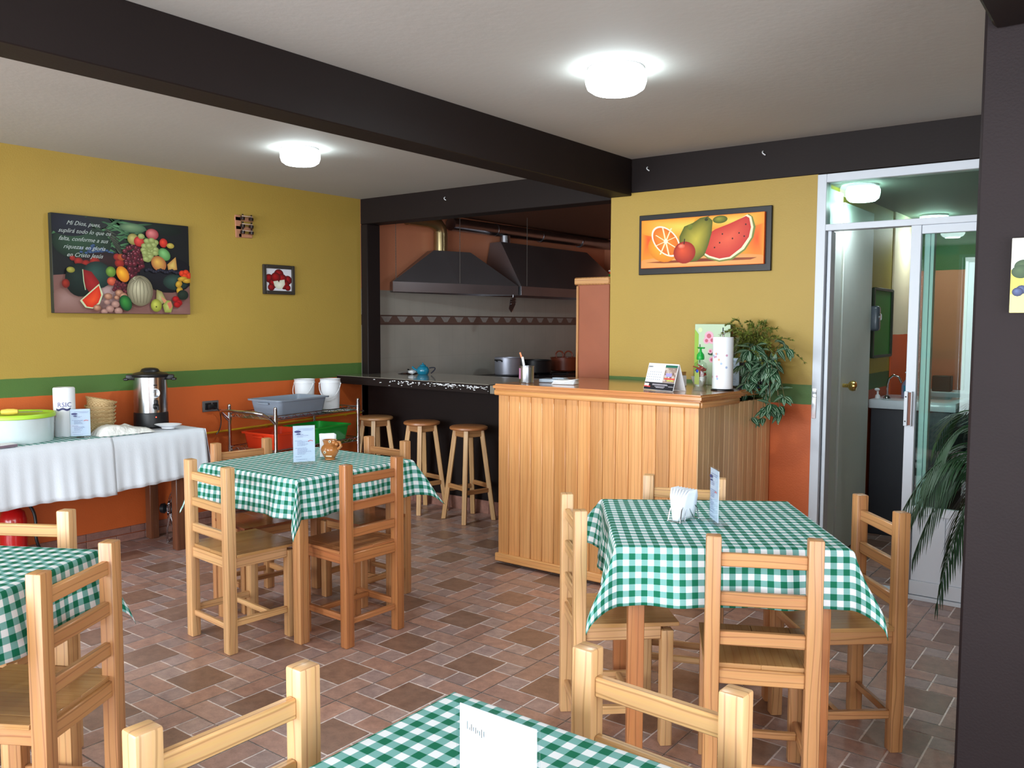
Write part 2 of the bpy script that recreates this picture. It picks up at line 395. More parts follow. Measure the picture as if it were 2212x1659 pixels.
mb=plainbox(2.573,3.896,YW,0,0,2.29); struct('wall_back',mb,M_wall)
mb=plainbox(6.6,6.75,-3.1,0,0,2.5); plainbox(6.6,6.75,-7.85,-7.0,0,2.5,mb=mb); plainbox(6.6,6.75,-7.0,-3.1,0,.5,mb=mb); plainbox(6.6,6.75,-7.0,-3.1,2.3,2.5,mb=mb)
struct('wall_right',mb,M_wall)
struct('wall_back_right',plainbox(5.36,6.6,YW,0,0,2.29),M_wall)
# front of the room behind the camera: low sill, piers and a lintel round two wide openings
mb=MB()
plainbox(-.15,.35,-8.0,-7.85,0,2.5,mb=mb); plainbox(2.9,3.3,-8.0,-7.85,0,2.5,mb=mb); plainbox(6.3,6.75,-8.0,-7.85,0,2.5,mb=mb)
plainbox(.35,6.3,-8.0,-7.85,2.38,2.5,mb=mb); plainbox(.35,2.9,-8,-7.85,0,.35,mb=mb)
struct('wall_front',mb,M_wall)
mb=MB()
for a,b in ((.35,2.9),(3.3,6.3)):
    for k in range(4):
        x=a+(b-a)*k/3; mb.box((x+(.02 if k==0 else -.02 if k==3 else 0),-7.92,1.36),(.04,.04,2.04),.003,tone=(1,1,1,1))
    mb.box(((a+b)/2,-7.92,2.36),(b-a,.04,.04),.003,tone=(1,1,1,1))
struct('window_1',mb,M_white)
# skirting tiles along the left wall
mb=MB(); y=-7.6; tones=[rgb(150,112,102),rgb(140,106,98),rgb(158,120,108)]
while y<-.05:
    for (a,b,z0,z1) in ((0,.2,0,.048),(.2,.4,.0,.048),(0,.3,.05,.098),(.3,.4,.0501,.098)):
        yy0=y+a+.002; yy1=min(y+b-.002,0)
        if yy1>yy0: mb.box((.006,(yy0+yy1)/2,(z0+z1)/2),(.012,yy1-yy0,z1-z0-.003),.001,tone=random.choice(tones))
    y+=.4
struct('baseboard_left',mb,M_floor)
# beams and pillars (dark brown)
struct('trim_1',plainbox(2.56,2.722,-8,YW+.002,2.27,2.502,.004),M_dark)
struct('trim_2',plainbox(0,2.573,0.0,.15,2.29,2.502,.004),M_dark)
struct('trim_3',plainbox(2.722,6.6,YW-.004,0,2.288,2.502,.003),M_dark)
struct('trim_4',plainbox(0,.082,0.0,.15,0,2.29,.006),M_dark)
struct('trim_5',plainbox(5.027,5.72,-2.4,-2.12,0,2.5,.008),M_dark2)
struct('trim_6',plainbox(5.05,5.34,-7.85,-2.401,2.25,2.502,.01),M_dark)
# hooks left in the beams
for (x,y,z) in ((.965,-.004,2.425),(2.844,YW-.008,2.427),(3.587,YW-.008,2.439)):
    mb=MB(); mb.tube(bez((x-.008,y+.004,z+.012),(x-.012,y-.02,z),(x+.010,y-.006,z-.014),6),.0035,6)
    o=mb.build('ceiling_hook',M_wplas); tag(o,{.965:'small white hook in the beam above the kitchen opening',2.844:'small white hook in the back beam, left of its pair',3.587:'small white hook in the back beam, nearer the glass door'}[x],'hook',group='hooks in the beams')

# ---------------------------------------------------------------- kitchen behind the opening
KX=-.12
mb=plainbox(KX-.1,KX,.0,4.3,0,2.5); plainbox(KX,0,.0,.15,0,2.5,mb=mb); struct('wall_kitchen_left',mb,M_tiles)
struct('wall_kitchen_back',plainbox(KX,3.75,4.2,4.3,0,2.5),M_peach)
struct('wall_kitchen_right',plainbox(3.6,3.70,0,4.2,0,2.5),M_peach)
struct('ceiling_kitchen',plainbox(KX-.1,3.7,.001,4.3,2.5,2.6),M_kceil)
# half wall under the serving slab, with a tile skirting
mb=plainbox(.0,2.3,.0,.12,0,.955,.004); 
struct('wall_serving',mb,M_dark)
mb=MB(); x=.01
while x<2.2:
    mb.box((x+.1,-.006,.05),(.196,.012,.1),.001,tone=random.choice(tones)); x+=.2
struct('baseboard_serving',mb,M_floor)
t=thing('serving_counter','long dark brown serving counter slab with chipped white front edge','counter',(0,0,.957))
mb=MB(); P=[(.003,-.28),(1.66,-.33),(1.66,.44),(.084,.44),(.084,-.002),(.003,-.002)]
mb.prism(P,0,.062); mb.prism([(1.661,-.05),(2.3,-.05),(2.3,.40),(1.661,.40)],0,.062)
mb.build('slab',M_dark,t)
mb=MB(); mb.prism([(.004,-.282),(1.661,-.332),(1.661,.44),(.084,.44),(.084,-.002),(.004,-.002)],.0625,.067); mb.prism([(1.6615,-.05),(2.3,-.05),(2.3,.44),(1.6615,.44)],.0625,.067); mb.build('counter_top',M_slab,t)
mb=MB()   # bare end where the paint stops
mb.box((1.681,.05,.03),(.04,.74,.06),.002); mb.build('bare_end',M_slab,t)
mb=MB(); random.seed(3)
for k in range(230):   # chipped paint flakes along the edge
    x=random.uniform(.55,1.655) if k>10 else random.uniform(.4,.6); dens=(x-.4)/1.3
    if random.random()>dens+.2: continue
    z=.052-abs(random.gauss(0,.013)); w=random.uniform(.002,.014); h=random.uniform(.001,.0045); yy=-.28-.05*x/1.66-.0012
    n=7; mb.face([(x+w*math.cos(2*PI*i/n)*random.uniform(.5,1.2),yy,max(.004,min(.061,z+h*math.sin(2*PI*i/n)*random.uniform(.5,1.4)))) for i in range(n)],0)
mb.build('chipped_paint',M_wplas,t)['kind']='stuff'
random.seed(11)
# bench along the kitchen wall with a black stove
t=thing('kitchen_stove','black commercial stove against the tiled kitchen wall','stove',(.265,2.30,0))
MB().box((0,0,.454),(.72,1.6,.888),.01).build('body',M_blackm,t)
mb=MB(); mb.box((0,0,.913),(.74,1.62,.03),.004)
for k in range(3):
    for a in range(4): mb.box((.1,-.55+k*.55,.933),(.42,.012,.012),0,rot=Rz(a*PI/4))
mb.build('grate',M_black,t)
for k in range(4): MB().lathe([(.001,.03),(.022,.028),(.024,0)],(.362,-.6+.4*k,.80),12,rot=Ry(PI/2)).build('control_knob',M_steel,t)
def pot(name,label,loc,r,h,m,ring=False,handle_m=None):
    t=thing(name,label,'pot',loc)
    MB().lathe([(.001,0),(r*.92,0),(r,.012),(r,h),(r*1.05,h+.003),(r*1.05,h+.008),(r*.96,h+.006),(r*.95,.02),(.001,.015)],seg=30).build('pot_body',m,t)
    for s in (-1,1):
        mb=MB()
        if ring:
            mb.tube([(s*.06*0+ (.04 if s>0 else -.05)+.05*math.cos(a),0.02*s,h+.03+.045*math.sin(a)) for a in [2*PI*i/16 for i in range(16)]],.008,6,closed=True)
        else: mb.tube([(s*.03,s*r,h-.03),(s*.035,s*(r+.035),h-.015),(-s*.035,s*(r+.035),h-.015),(-s*.03,s*r,h-.03)],.006,6)
        mb.build('handle',handle_m or M_black,t)
    return t
pot('stock_pot','tall aluminium stock pot standing on the stove',(.25,1.735,.941),.13,.17,mat('dull_aluminium',rgb(170,172,185),.4,.6))
t=pot('casserole','black casserole between aluminium pot and reddish clay pot',(.25,2.20,.941),.17,.13,M_black)
pot('clay_pot','reddish brown pot with two tall ring handles on the stove',(.25,2.76,.941),.15,.14,mat('reddish_enamel',rgb(120,52,30),.4),True,mat('reddish_handle',rgb(130,56,34),.4))
# kettle, lid and foil wrapped thing on the slab
t=thing('enamel_teapot','small blue enamel teapot on the serving counter','teapot',(.50,.23,1.025))
MB().lathe([(.001,0),(.04,0),(.052,.02),(.055,.04),(.04,.065),(.03,.07),(.001,.075)],seg=24).build('pot_body',M_blue,t)
MB().lathe([(.028,.071),(.022,.082),(.006,.088),(.008,.096),(.001,.099)],seg=16).build('lid',M_blue,t)
mb=MB(); mb.tube(bez((.045,.03,.055),(.13,.07,.075),(.055,.04,.01),10),.005,8); mb.build('handle',M_navy,t)
mb=MB(); mb.tube([(-.04,-.02,.03),(-.07,-.04,.05),(-.08,-.045,.065)],.008,8); mb.build('spout',M_blue,t)
t=thing('pot_lid','dark flat pot lid left of the blue teapot','lid',(.30,.26,1.025))
MB().lathe([(.001,.02),(.05,.016),(.085,.006),(.09,.001),(.085,0),(.001,.0)],seg=28).build('lid_plate',M_chrome,t)
MB().lathe([(.004,.02),(.005,.03),(.012,.036),(.001,.04)],seg=12).build('knob',M_black,t)
mb=MB(); random.seed(5)
P=[[Vector((.42+.035*math.cos(a)*math.sin(PI*i/6)*random.uniform(.6,1.3),.18+.03*math.sin(a)*math.sin(PI*i/6)*random.uniform(.6,1.3),1.026+.02+.02*-math.cos(PI*i/6)*random.uniform(.7,1.1))) for a in [2*PI*k/12 for k in range(12)]] for i in range(7)]
mb.grid(P,smooth=False,closev=True); tag(mb.build('crumpled_bag',M_wplas),'small crumpled white bag beside the blue teapot','bag')
# extractor hoods
def hood(name,label,bot,lip,top,ztop,loc,m):
    t=thing(name,label,'range hood',loc)
    mb=MB(); z0,z1=0,lip
    ring=lambda P,z:[(x,y,z) for x,y in P]
    n=len(bot)
    for i in range(n):
        a,b=bot[i],bot[(i+1)%n]; mb.face([(a[0],a[1],0),(b[0],b[1],0),(b[0],b[1],lip),(a[0],a[1],lip)],0,[(0,0),(1,0),(1,1),(0,1)])
    mb.build('lip',m,t)
    mb=MB()
    for i in range(n):
        a,b=bot[i],bot[(i+1)%n]; c,d=top[(i+1)%n],top[i]
        mb.face([(a[0],a[1],lip),(b[0],b[1],lip),(c[0],c[1],ztop),(d[0],d[1],ztop)],0,[(0,0),(1,0),(1,1),(0,1)])
    mb.face([(x,y,ztop) for x,y in top]); mb.build('canopy',m,t)
    return t
hA=hood('range_hood','pyramid shaped steel range hood with round duct on top',[(KX+.005,.46),(.02,.36),(.36,1.76),(KX+.005,1.76)],.09,[(KX+.01,.95),(.02,.90),(.13,1.30),(KX+.01,1.32)],.40,(0,0,1.735),M_hood)
hB=hood('range_hood','long bluish steel range hood farther inside the kitchen',[(KX+.01,1.785),(.38,1.785),(.40,3.9),(KX+.01,3.9)],.09,[(KX+.01,1.90),(.06,1.86),(.06,3.5),(KX+.01,3.5)],.55,(0,0,1.735),M_hood)
t=thing('exhaust_duct','round metal exhaust duct elbow rising from the pyramid hood','duct',(0,0,0))
MB().tube([(-.04,1.06,2.137),(-.04,1.06,2.25),(-.04,1.06,2.31)],.066,18).build('duct_riser',M_brass,t)
mb=MB(); mb.tube([(-.04,1.06,2.30),(-.04,1.05,2.35),(-.042,1.01,2.385),(-.045,.95,2.405),(-.048,.87,2.41),(-.05,.62,2.41)],.064,18); mb.build('duct_elbow',M_brass,t)
mb=MB(); mb.tube([(-.052,1.22,2.41),(-.052,2.6,2.42),(-.052,4.19,2.43)],.062,18)
for y in (1.9,2.7,3.5): mb.tube([(-.052,y,2.415),(-.052,y+.03,2.415)],.065,18)
tag(mb.build('exhaust_duct',M_steel),'long straight metal exhaust duct under the kitchen ceiling','duct')
for (x,y,zb,lb) in ((.02,.40,1.83,'thin chain holding the left corner of the pyramid hood'),(.20,1.06,1.83,'thin chain hanging in front of the pyramid hood'),(.40,1.85,1.83,'thin chain holding the long bluish hood')):
    mb=MB(); z=zb
    while z<2.49:
        mb.tube([(x,y,z),(x,y,z+.018)],.0028,5); mb.ell((x,y,z+.021),(.004,.004,.005),seg=6,rings=4); z+=.024
    tag(mb.build('hanging_chain',mat('dull_chain',rgb(92,84,78),.6,.3) if 'dull_chain' not in MATS else MATS['dull_chain']),lb,'chain',group='chains holding the hoods')
mb=MB(); mb.face([(.385,1.60,1.70),(.385,1.68,1.72),(.40,1.66,1.64),(.41,1.58,1.56),(.395,1.56,1.60)]); mb.face([(.40,1.66,1.64),(.41,1.58,1.56),(.40,1.62,1.58)])
for k in range(3): mb.box((.40,1.63,1.70-.022*k),(.012,.085,.007),.001,rot=Rx(.25))
mb.tube([(.372,1.66,1.70),(.372,1.66,1.737)],.003,6)
tag(mb.build('metal_clip',M_steel),'striped metal clip hanging under the hood corner','clip')
# flue stub on the long hood
mb=MB(); mb.lathe([(.055,0),(.055,.08),(.001,.08)],(-.03,2.05,2.285),16); tag(mb.build('flue_collar',M_steel),'short grey flue collar on top of the long hood','flue')
# tall cabinet at the right edge of the opening
t=thing('tall_cabinet','tall narrow reddish wooden cabinet at the right edge of kitchen opening','cabinet',(2.434,-.02,0))
MB().box((0,0,.86),(.25,.34,1.72),.004).build('body',M_cabw,t)
MB().box((-.004,-.004,1.74),(.275,.37,.05),.008).build('cornice',W_honey,t)
MB().box((-.119,-.175,.86),(.016,.012,1.70),.003).build('edge_strip',W_honey,t)
t=thing('plastic_bag','crumpled white, red and green plastic bag on top of tall cabinet','bag',(2.52,-.03,1.766))
random.seed(9)
for nm,mm,cx,cz,r in (('bag_white',M_wplas,0,.045,.05),('bag_red',M_red,-.005,.03,.045),('bag_green',M_green,.0,.015,.055)):
    mb=MB(); P=[[Vector((cx+r*math.cos(a)*math.sin(PI*i/7)*random.uniform(.75,1.1),r*1.6*math.sin(a)*math.sin(PI*i/7)*random.uniform(.8,1.1),cz-.012*math.cos(PI*i/7)*random.uniform(.8,1.2))) for a in [2*PI*k/12 for k in range(12)]] for i in range(8)]
    mb.grid(P,closev=True); mb.build(nm,mm,t)

# ---------------------------------------------------------------- lamps
def lamp(x,y,z,r,label,m,group=None):
    t=thing('ceiling_lamp',label,'ceiling lamp',(x,y,z),group=group)
    MB().lathe([(r*.92,0),(r*.95,-.012),(r*.9,-.018),(.001,-.018)],seg=40).build('lamp_base',M_wplas,t)
    l=bpy.data.lights.new('lamp_light','AREA'); l.shape='DISK'; l.size=r*1.2; l.energy=(3.5 if m is M_opal2 else 11); l.color=(.86,.97,1.0)
    lo=bpy.data.objects.new('lamp_light',l); COL.objects.link(lo); lo.parent=t; lo.location=(0,0,-.104)
    MB().lathe([(r*.93,-.018),(r,-.03),(r,-.055),(r*.93,-.08),(r*.75,-.095),(r*.4,-.1),(.001,-.102)],seg=40).build('diffuser',m,t)
    return t
lamp(1.28,-1.67,2.5,.118,'round white ceiling lamp over the cart side, behind the long beam',M_opal)
lamp(3.62,-1.95,2.5,.125,'round glowing ceiling lamp in front of the long dark beam',M_opal)
lamp(2.55,1.35,2.5,.12,'round ceiling lamp inside the kitchen',M_opal)

lamp(3.62,-5.6,2.5,.12,'added unseen ceiling lamp behind the viewer, right bay',M_opal)  # out of view, added to put more light on the table tops
lamp(1.28,-5.2,2.5,.12,'added unseen ceiling lamp behind the viewer, left bay',M_opal)  # second unseen lamp, also added as extra light from above
# ---------------------------------------------------------------- glass door and the passage behind it
X0,XM,X1=3.896,4.44,5.36
t=mb=None
D=bpy.data.objects.new('door_1',None); COL.objects.link(D); D['kind']='structure'; D.location=(0,0,0)
def dpart(name,m,*boxes):
    mb=MB()
    for (a,b,c,d,e,f) in boxes: plainbox(a,b,c,d,e,f,.002,mb)
    return mb.build(name,m,D)
dpart('door_frame',M_white,(X0,X0+.05,YW-.01,YW+.07,0,2.284),(X0+.05,X1,YW-.01,YW+.07,2.238,2.284),(X0+.05,X1,YW-.01,YW+.07,1.975,2.01),(X1,X1+.05,YW-.01,YW+.07,0,2.284),(X0+.05,X1,YW-.012,YW+.09,0,.022))
dpart('jamb_track',M_white,(X0+.055,X0+.075,YW+.02,YW+.1,.022,1.975))
dpart('transom_pane',M_glass,(X0+.05,X1,YW+.02,YW+.026,2.01,2.238))
dpart('sliding_frame',M_white,(4.385,4.435,YW-.004,YW+.03,.022,1.975),(4.436,5.30,YW+.0,YW+.03,1.93,1.975),(4.436,5.36,YW+.0,YW+.03,.025,.10),(4.436,5.36,YW,YW+.03,.455,.50))
dpart('inner_frame',M_white,(4.445,4.472,YW+.034,YW+.07,.03,1.965),(4.475,4.492,YW+.03,YW+.08,.03,1.965))
dpart('lower_panel',M_white,(4.44,5.36,YW+.01,YW+.022,.10,.455))
mb=MB()
for x in (4.6,4.78,4.96,5.14): plainbox(x-.0015,x+.0015,YW+.008,YW+.0105,.105,.45,0,mb)
mb.build('panel_groove',M_grey,D)
dpart('door_pane',M_glass,(4.44,5.36,YW+.012,YW+.018,.50,1.93))
h=dpart('door_handle',M_white,(4.383,4.401,YW-.022,YW-.004,.925,1.108),(4.418,4.424,YW-.03,YW-.004,.925,1.108))
mb=plainbox(4.402,4.417,YW-.016,YW-.004,.93,1.103,.001); mb.build('handle_grip',mat('brown_grip',rgb(120,66,44),.5),h)
mb=MB()
for z in (.95,1.08): mb.lathe([(.004,.002),(.001,.003)],(4.392,YW-.022,z),8,rot=Rx(PI/2))
mb.build('screw',M_black,h)
h=dpart('strike_plate',M_chrome,(X0+.004,X0+.028,YW-.014,YW-.010,.93,1.10))
# passage
CZ=2.285
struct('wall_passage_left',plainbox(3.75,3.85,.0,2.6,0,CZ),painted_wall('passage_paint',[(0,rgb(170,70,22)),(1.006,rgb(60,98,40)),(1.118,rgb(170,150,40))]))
struct('wall_passage_back',plainbox(3.75,6.3,2.6,2.7,0,CZ),painted_wall('passage_back_paint',[(0,rgb(205,120,90)),(1.9,rgb(40,90,40))]))
struct('wall_passage_right',plainbox(6.2,6.3,0,2.6,0,CZ),M_corr)
struct('ceiling_passage',plainbox(3.75,6.3,0,2.7,CZ,CZ+.1),M_corrceil)
struct('trim_7',plainbox(3.851,3.862,1.70,2.24,0,CZ),M_cream)
t=bpy.data.objects.new('door_2',None); COL.objects.link(t); t['kind']='structure'
mb=plainbox(3.852,3.885,.36,1.02,.01,2.2,.003); mb.build('door_leaf',M_corr,t)
mb=plainbox(3.852,3.88,.06,.33,.0,2.25,.003); mb.build('door_casing',M_corr,t)
mb=MB(); mb.lathe([(.012,0),(.012,.03),(.03,.045),(.034,.06),(.028,.078),(.001,.085)],(3.885,.42,1.08),18,rot=Ry(PI/2)); mb.build('door_knob',mat('brass',rgb(220,190,110),.15,1.0),t)
t=thing('vanity_unit','charcoal bathroom vanity with white basin top beyond the glass door','vanity',(3.848,1.14,0))
MB().box((.27,.27,.44),(.50,.50,.88),.004).build('cabinet_body',M_vanity,t)
MB().box((.28,.27,.912),(.55,.54,.062),.008,seg=2).build('basin_top',mat('white_ceramic',rgb(205,215,225),.15,coat=.4),t)
t=thing('tap','chrome gooseneck tap with white knob on the vanity top','tap',(3.945,1.27,.944))
mb=MB(); mb.tube([(0,0,0),(0,0,.10),(.01,-.005,.14),(.04,-.01,.165),(.075,-.015,.155),(.095,-.02,.115)],.0075,10); mb.build('spout',M_chrome,t)
mb=MB(); mb.lathe([(.018,0),(.016,.02),(.007,.03),(.007,.05)],(-.055,-.03,0),14); mb.ell((-.06,-.03,.062),(.018,.018,.011)); mb.build('tap_knob',M_wplas,t)
mb=MB(); mb.lathe([(.024,0),(.02,.012),(.011,.02)],(0,0,0),14); mb.build('tap_base',M_chrome,t)
t=thing('soap_bottle','clear soap bottle with white pump beside the tap','soap bottle',(4.035,1.46,.944))
MB().lathe([(.001,0),(.036,0),(.038,.04),(.036,.09),(.018,.12),(.012,.13)],seg=18,sx=1.1,sy=.8).build('bottle_body',mat('bluish_bottle',rgb(150,150,185),.2,trans=.3),t)
mb=MB(); mb.lathe([(.014,.13),(.014,.145),(.004,.148),(.004,.172)],seg=12); mb.box((.005,0,.176),(.05,.014,.01),.003); mb.build('pump',M_wplas,t)
MB().box((0,-.033,.06),(.04,.004,.05),.001).build('bottle_label',M_blue,t)
t=thing('mirror','dark framed mirror on the passage wall','mirror',(3.852,1.41,1.47))
mb=MB(); mb.box((.012,-.265,0),(.024,.03,.48),.002); mb.box((.012,.24,0),(.024,.03,.48),.002); mb.box((.012,-.01,.235),(.024,.48,.02),.002); mb.box((.012,-.01,-.235),(.024,.48,.02),.002); mb.build('mirror_frame',mat('dark_mirror_frame',rgb(34,48,26),.5),t)
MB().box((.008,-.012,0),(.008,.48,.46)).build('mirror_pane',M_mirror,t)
t=thing('paper_dispenser','grey round towel dispenser beside the mirror','dispenser',(3.852,1.06,1.50))
MB().box((.04,0,0),(.08,.07,.17),.02,seg=3).build('dispenser_body',mat('smoky_plastic',rgb(70,78,88),.25),t)
MB().lathe([(.001,.0),(.022,.002),(.026,-.01)],(.085,0,.01),16,rot=Ry(PI/2)).build('dispenser_window',M_chrome,t)
lamp(4.0,.30,CZ,.096,'oval glowing passage lamp seen through the transom',M_opal2,None)
lamp(4.05,2.05,CZ,.105,'farther passage lamp half hidden by the transom bar',M_opal2,None)
t=thing('pale_reflection_panel','pale bluish panel standing in for a glass reflection, far end of passage','panel',(4.42,2.55,0))  # added panel, imitates the pale reflection in the fixed pane
MB().box((.0,0,1.0),(.40,.03,1.9),.004).build('panel_face',M_white,t)
MB().box((-.212,0,1.0),(.02,.035,1.92),.003).build('panel_edge',M_corr,t)

t=thing('white_ledge','white ledge with dark base beyond the fixed glass pane','ledge',(4.75,2.28,0))
MB().box((0,0,.91),(1.5,.30,.07),.006).build('ledge_top',M_white,t)
MB().box((0,.02,.437),(1.46,.24,.87),.004).build('ledge_base',M_vanity,t)
mb=MB(); mb.box((0,0,.06),(.13,.10,.12),.004); o=mb.build('dark_box',mat('dark_green_box',rgb(26,50,44),.5)); o.location=(4.12,2.22,.946); tag(o,'small dark box standing on the white ledge beyond the glass','box')
# ---------------------------------------------------------------- chairs
def make_chair(label,wood_,seatm):
    t=thing('dining_chair',label,'chair'); h=.83; w=.15; y0=-.17; y1=.135
    for s in (-1,1):
        MB().box((s*w,y0,h/2),(.046,.044,h),.005,seg=2).build('back_post',wood_,t)
        MB().box((s*w,y1,.205),(.042,.042,.41),.004,seg=2).build('leg',wood_,t)
    for z,hh in ((.757,.040),(.638,.042),(.518,.042)):
        MB().box((0,y0,z),(.256,.020,hh),.003,axis=0).build('back_rail',wood_,t)
    mb=MB(); mb.box((0,y0,.402),(.256,.022,.048),.003); mb.box((0,y1,.402),(.26,.022,.048),.003)
    for s in (-1,1): mb.box((s*.152,-.017,.402),(.022,.262,.048),.003)
    mb.build('apron',wood_,t)
    mb=MB()
    # seat: three planks glued side by side with rounded front corners
    for x,wd,yb in ((-.0635,.1268,-.172),(.0635,.1268,-.172),(-.1505,.0468,-.147),(.1505,.0468,-.147)):
        mb.box((x,(yb+.174)/2,.433),(wd,.174-yb,.014),.0012,axis=1,tone=(1,1,1,1))
    mb.build('seat',seatm,t)
    for s in (-1,1): MB().box((s*.15,-.017,.130),(.020,.262,.030),.003).build('stretcher',wood_,t)
    MB().box((0,y0,.114),(.256,.018,.026),.003).build('stretcher',wood_,t)
    MB().box((0,.03,.132),(.28,.020,.024),.003).build('stretcher',wood_,t)
    return t
PR={'pale':make_chair('',W_pale,W_seat),'honey':make_chair('',W_honey,W_seat),'orange':make_chair('',W_oran,W_oran),'dark':make_chair('',W_honey,W_seatr)}
used=set()
def chair(kind,pl,pr,label,group):
    """pl, pr: ground positions of the left and right back posts seen from behind"""
    if kind in used: t=copy_tree(PR[kind])
    else: t=PR[kind]; used.add(kind)
    a=math.atan2(pr[1]-pl[1],pr[0]-pl[0]); w=math.dist(pl,pr); m=((pl[0]+pr[0])/2,(pl[1]+pr[1])/2)
    fx,fy=-math.sin(a),math.cos(a)
    t.location=(m[0]+fx*.17,m[1]+fy*.17,0); t.rotation_euler=(0,0,a); t.scale=(w/.30,1,1)
    t['label']=label; t['group']=group; return t
g1='chairs around the middle table'; g2='chairs around the right table'; g3='chairs at the left table'; g4='chairs at the nearest table'
chair('pale',(1.905,-2.838),(2.235,-2.868),'pale pine ladder-back chair in front of the middle table, nearer the buffet',g1)
chair('orange',(2.588,-2.505),(2.597,-2.196),'orange pine ladder-back chair, right side of the middle table',g1)
chair('dark',(1.582,-2.172),(1.539,-2.46),'pine chair behind middle table, backed towards the buffet, dark glossy seat',g1)
chair('dark',(2.248,-1.782),(1.96,-1.772),'pine chair behind the middle table, backed towards the bar stools',g1)
chair('pale',(3.711,-2.427),(3.905,-2.640),'pale pine chair seen edge-on, left of the right-hand table',g2)
chair('pale',(4.037,-1.779),(3.764,-1.885),'pale pine chair between the right-hand table and the wooden bar',g2)
chair('honey',(4.405,-2.681),(4.666,-2.548),'honey pine chair with back to the viewer, at right-hand table',g2)
chair('honey',(4.777,-1.998),(4.584,-1.773),'honey pine chair near the glass door, right of right-hand table',g2)
chair('honey',(3.213,-4.089),(3.054,-3.823),'honey pine chair in the left foreground at the left-edge table',g3)
chair('pale',(2.542,-3.702),(2.285,-3.857),'pine chair behind the left-edge table, in front of extinguisher',g3)
chair('pale',(4.208,-4.063),(4.205,-4.374),'pale pine chair at the bottom edge, left of the nearest table',g4)
chair('pale',(4.887,-3.679),(4.577,-3.664),'pale pine chair behind the nearest table, marked grain on post',g4)

# ---------------------------------------------------------------- tables and cloths
def table(cx,cy,ang,label,wm=W_honey):
    t=thing('dining_table',label,'table',(cx,cy,0),ang,group='square pine dining tables')
    MB().box((0,0,.754),(.70,.70,.022),.003).build('table_top',wm,t)
    for sx in (-1,1):
        for sy in (-1,1): MB().box((sx*.292,sy*.292,.3715),(.052,.052,.743),.004,seg=2).build('leg',wm,t)
    mb=MB()
    for s in (-1,1): mb.box((s*.30,0,.70),(.02,.53,.08),.002); mb.box((0,s*.30,.70),(.53,.02,.08),.002)
    mb.build('apron',wm,t); return t
def drape(cx,cy,ang,over,label,seed,h=.353,ztop=.768,flare=None,off=(0,0)):
    """square cloth: flat top, hanging sides, folded pointed corners"""
    rnd=random.Random(seed); ph=[rnd.uniform(0,6.28) for _ in range(8)]; fl=flare or [.5,.5,.5,.5]
    n=64; L=h+over; mb=MB(); P=[]
    def side(d,s,k):   # d: distance down, s: coordinate along the edge
        dr=max(0,d); r=.012
        if dr<r*1.57: a=dr/r; out=r*math.sin(a); dz=r*(1-math.cos(a))
        else: out=r+(dr-r*1.57)*.10; dz=r+(dr-r*1.57)*.99
        q=min(1,dr/over); out+=q*(.010*math.sin(s*21+ph[k])+.006*math.sin(s*37+ph[k+2]))+q*.004
        return out,dz
    us=[-L+2*L*i/n for i in range(n+1)]
    # make sure the table edge is on the grid
    us=sorted(set([round(u,5) for u in us if abs(abs(u)-h)>.008]+[h,-h,h+.006,-h-.006,h+.012,-h-.012]))
    for u in us:
        row=[]
        for v in us:
            du=abs(u)-h; dv=abs(v)-h; su=1 if u>0 else -1; sv=1 if v>0 else -1
            if du<=0 and dv<=0:
                p=(u,v,ztop+.0006*math.sin(u*30)*math.sin(v*26))
            elif dv<=0:
                o,dz=side(du,v,0 if su>0 else 1); p=(su*(h+o),v,ztop-dz)
            elif du<=0:
                o,dz=side(dv,u,4 if sv>0 else 5); p=(u,sv*(h+o),ztop-dz)
            else:
                r=math.hypot(du,dv); th=math.atan2(dv,du)     # 0 on the u side, 90 on the v side
                k=(0 if su>0 else 1)+(0 if sv>0 else 2); F=fl[k]
                ou,dzu=side(r,v,0 if su>0 else 1); ov,dzv=side(r,u,4 if sv>0 else 5)
                w=th/(PI/2); o=ou*(1-w)+ov*w; dz=dzu*(1-w)+dzv*w
                rid=math.sin(2*th)**1.0
                dg=F*r*rid*.72; gap=.045*r*math.cos(2*th)
                bx=h+o*(math.cos(th)**.6)+dg+ (gap*rid if True else 0); by=h+o*(math.sin(th)**.6)+dg-gap*rid
                zz=ztop-dz*math.sqrt(max(.2,1-(F*rid)**2*.55))
                p=(su*bx,sv*by,zz)
            row.append(p)
        P.append(row)
    mb.grid(P,0,lambda i,j:(us[i]+off[0]+5,us[j]+off[1]+5),smooth=True)
    o=mb.build('tablecloth',M_ging,weld=False,sharp=180)
    o.location=(cx,cy,0); o.rotation_euler=(0,0,ang)
    md=o.modifiers.new('thick','SOLIDIFY'); md.thickness=.0012; md.offset=1
    tag(o,label,'tablecloth',group='green gingham tablecloths'); return o
T1=(2.088,-2.302); T2=(4.218,-2.272); T3=(2.756,-4.267); T4=(4.775,-4.235)
A2=math.radians(34.5); A3=math.radians(29.5)
table(*T1,0,'square pine table in the middle of the room, under a gingham cloth')
table(*T2,A2,'square pine table at right, before the wooden bar and door',W_oran)
table(*T3,A3,'square pine table cut off by the left edge of view',W_pale)
table(*T4,0,'square pine table nearest the viewer, at the bottom edge',W_pale)
drape(*T1,0,.185,'green and white gingham cloth on the middle table with clay jug',1,flare=[.5,.5,.55,.3])
drape(*T2,A2,.19,'green and white gingham cloth on the right-hand table with napkin holder',2,flare=[.4,.6,.30,.36])
drape(*T3,A3,.19,'green and white gingham cloth on the table at the left edge',3,flare=[.22,.3,.3,.3],off=(.01,.0))
drape(*T4,0,.18,'green and white gingham cloth on the nearest table, bottom edge',4,flare=[.4,.4,.4,.4],off=(.012,.006))
ZT=.7705
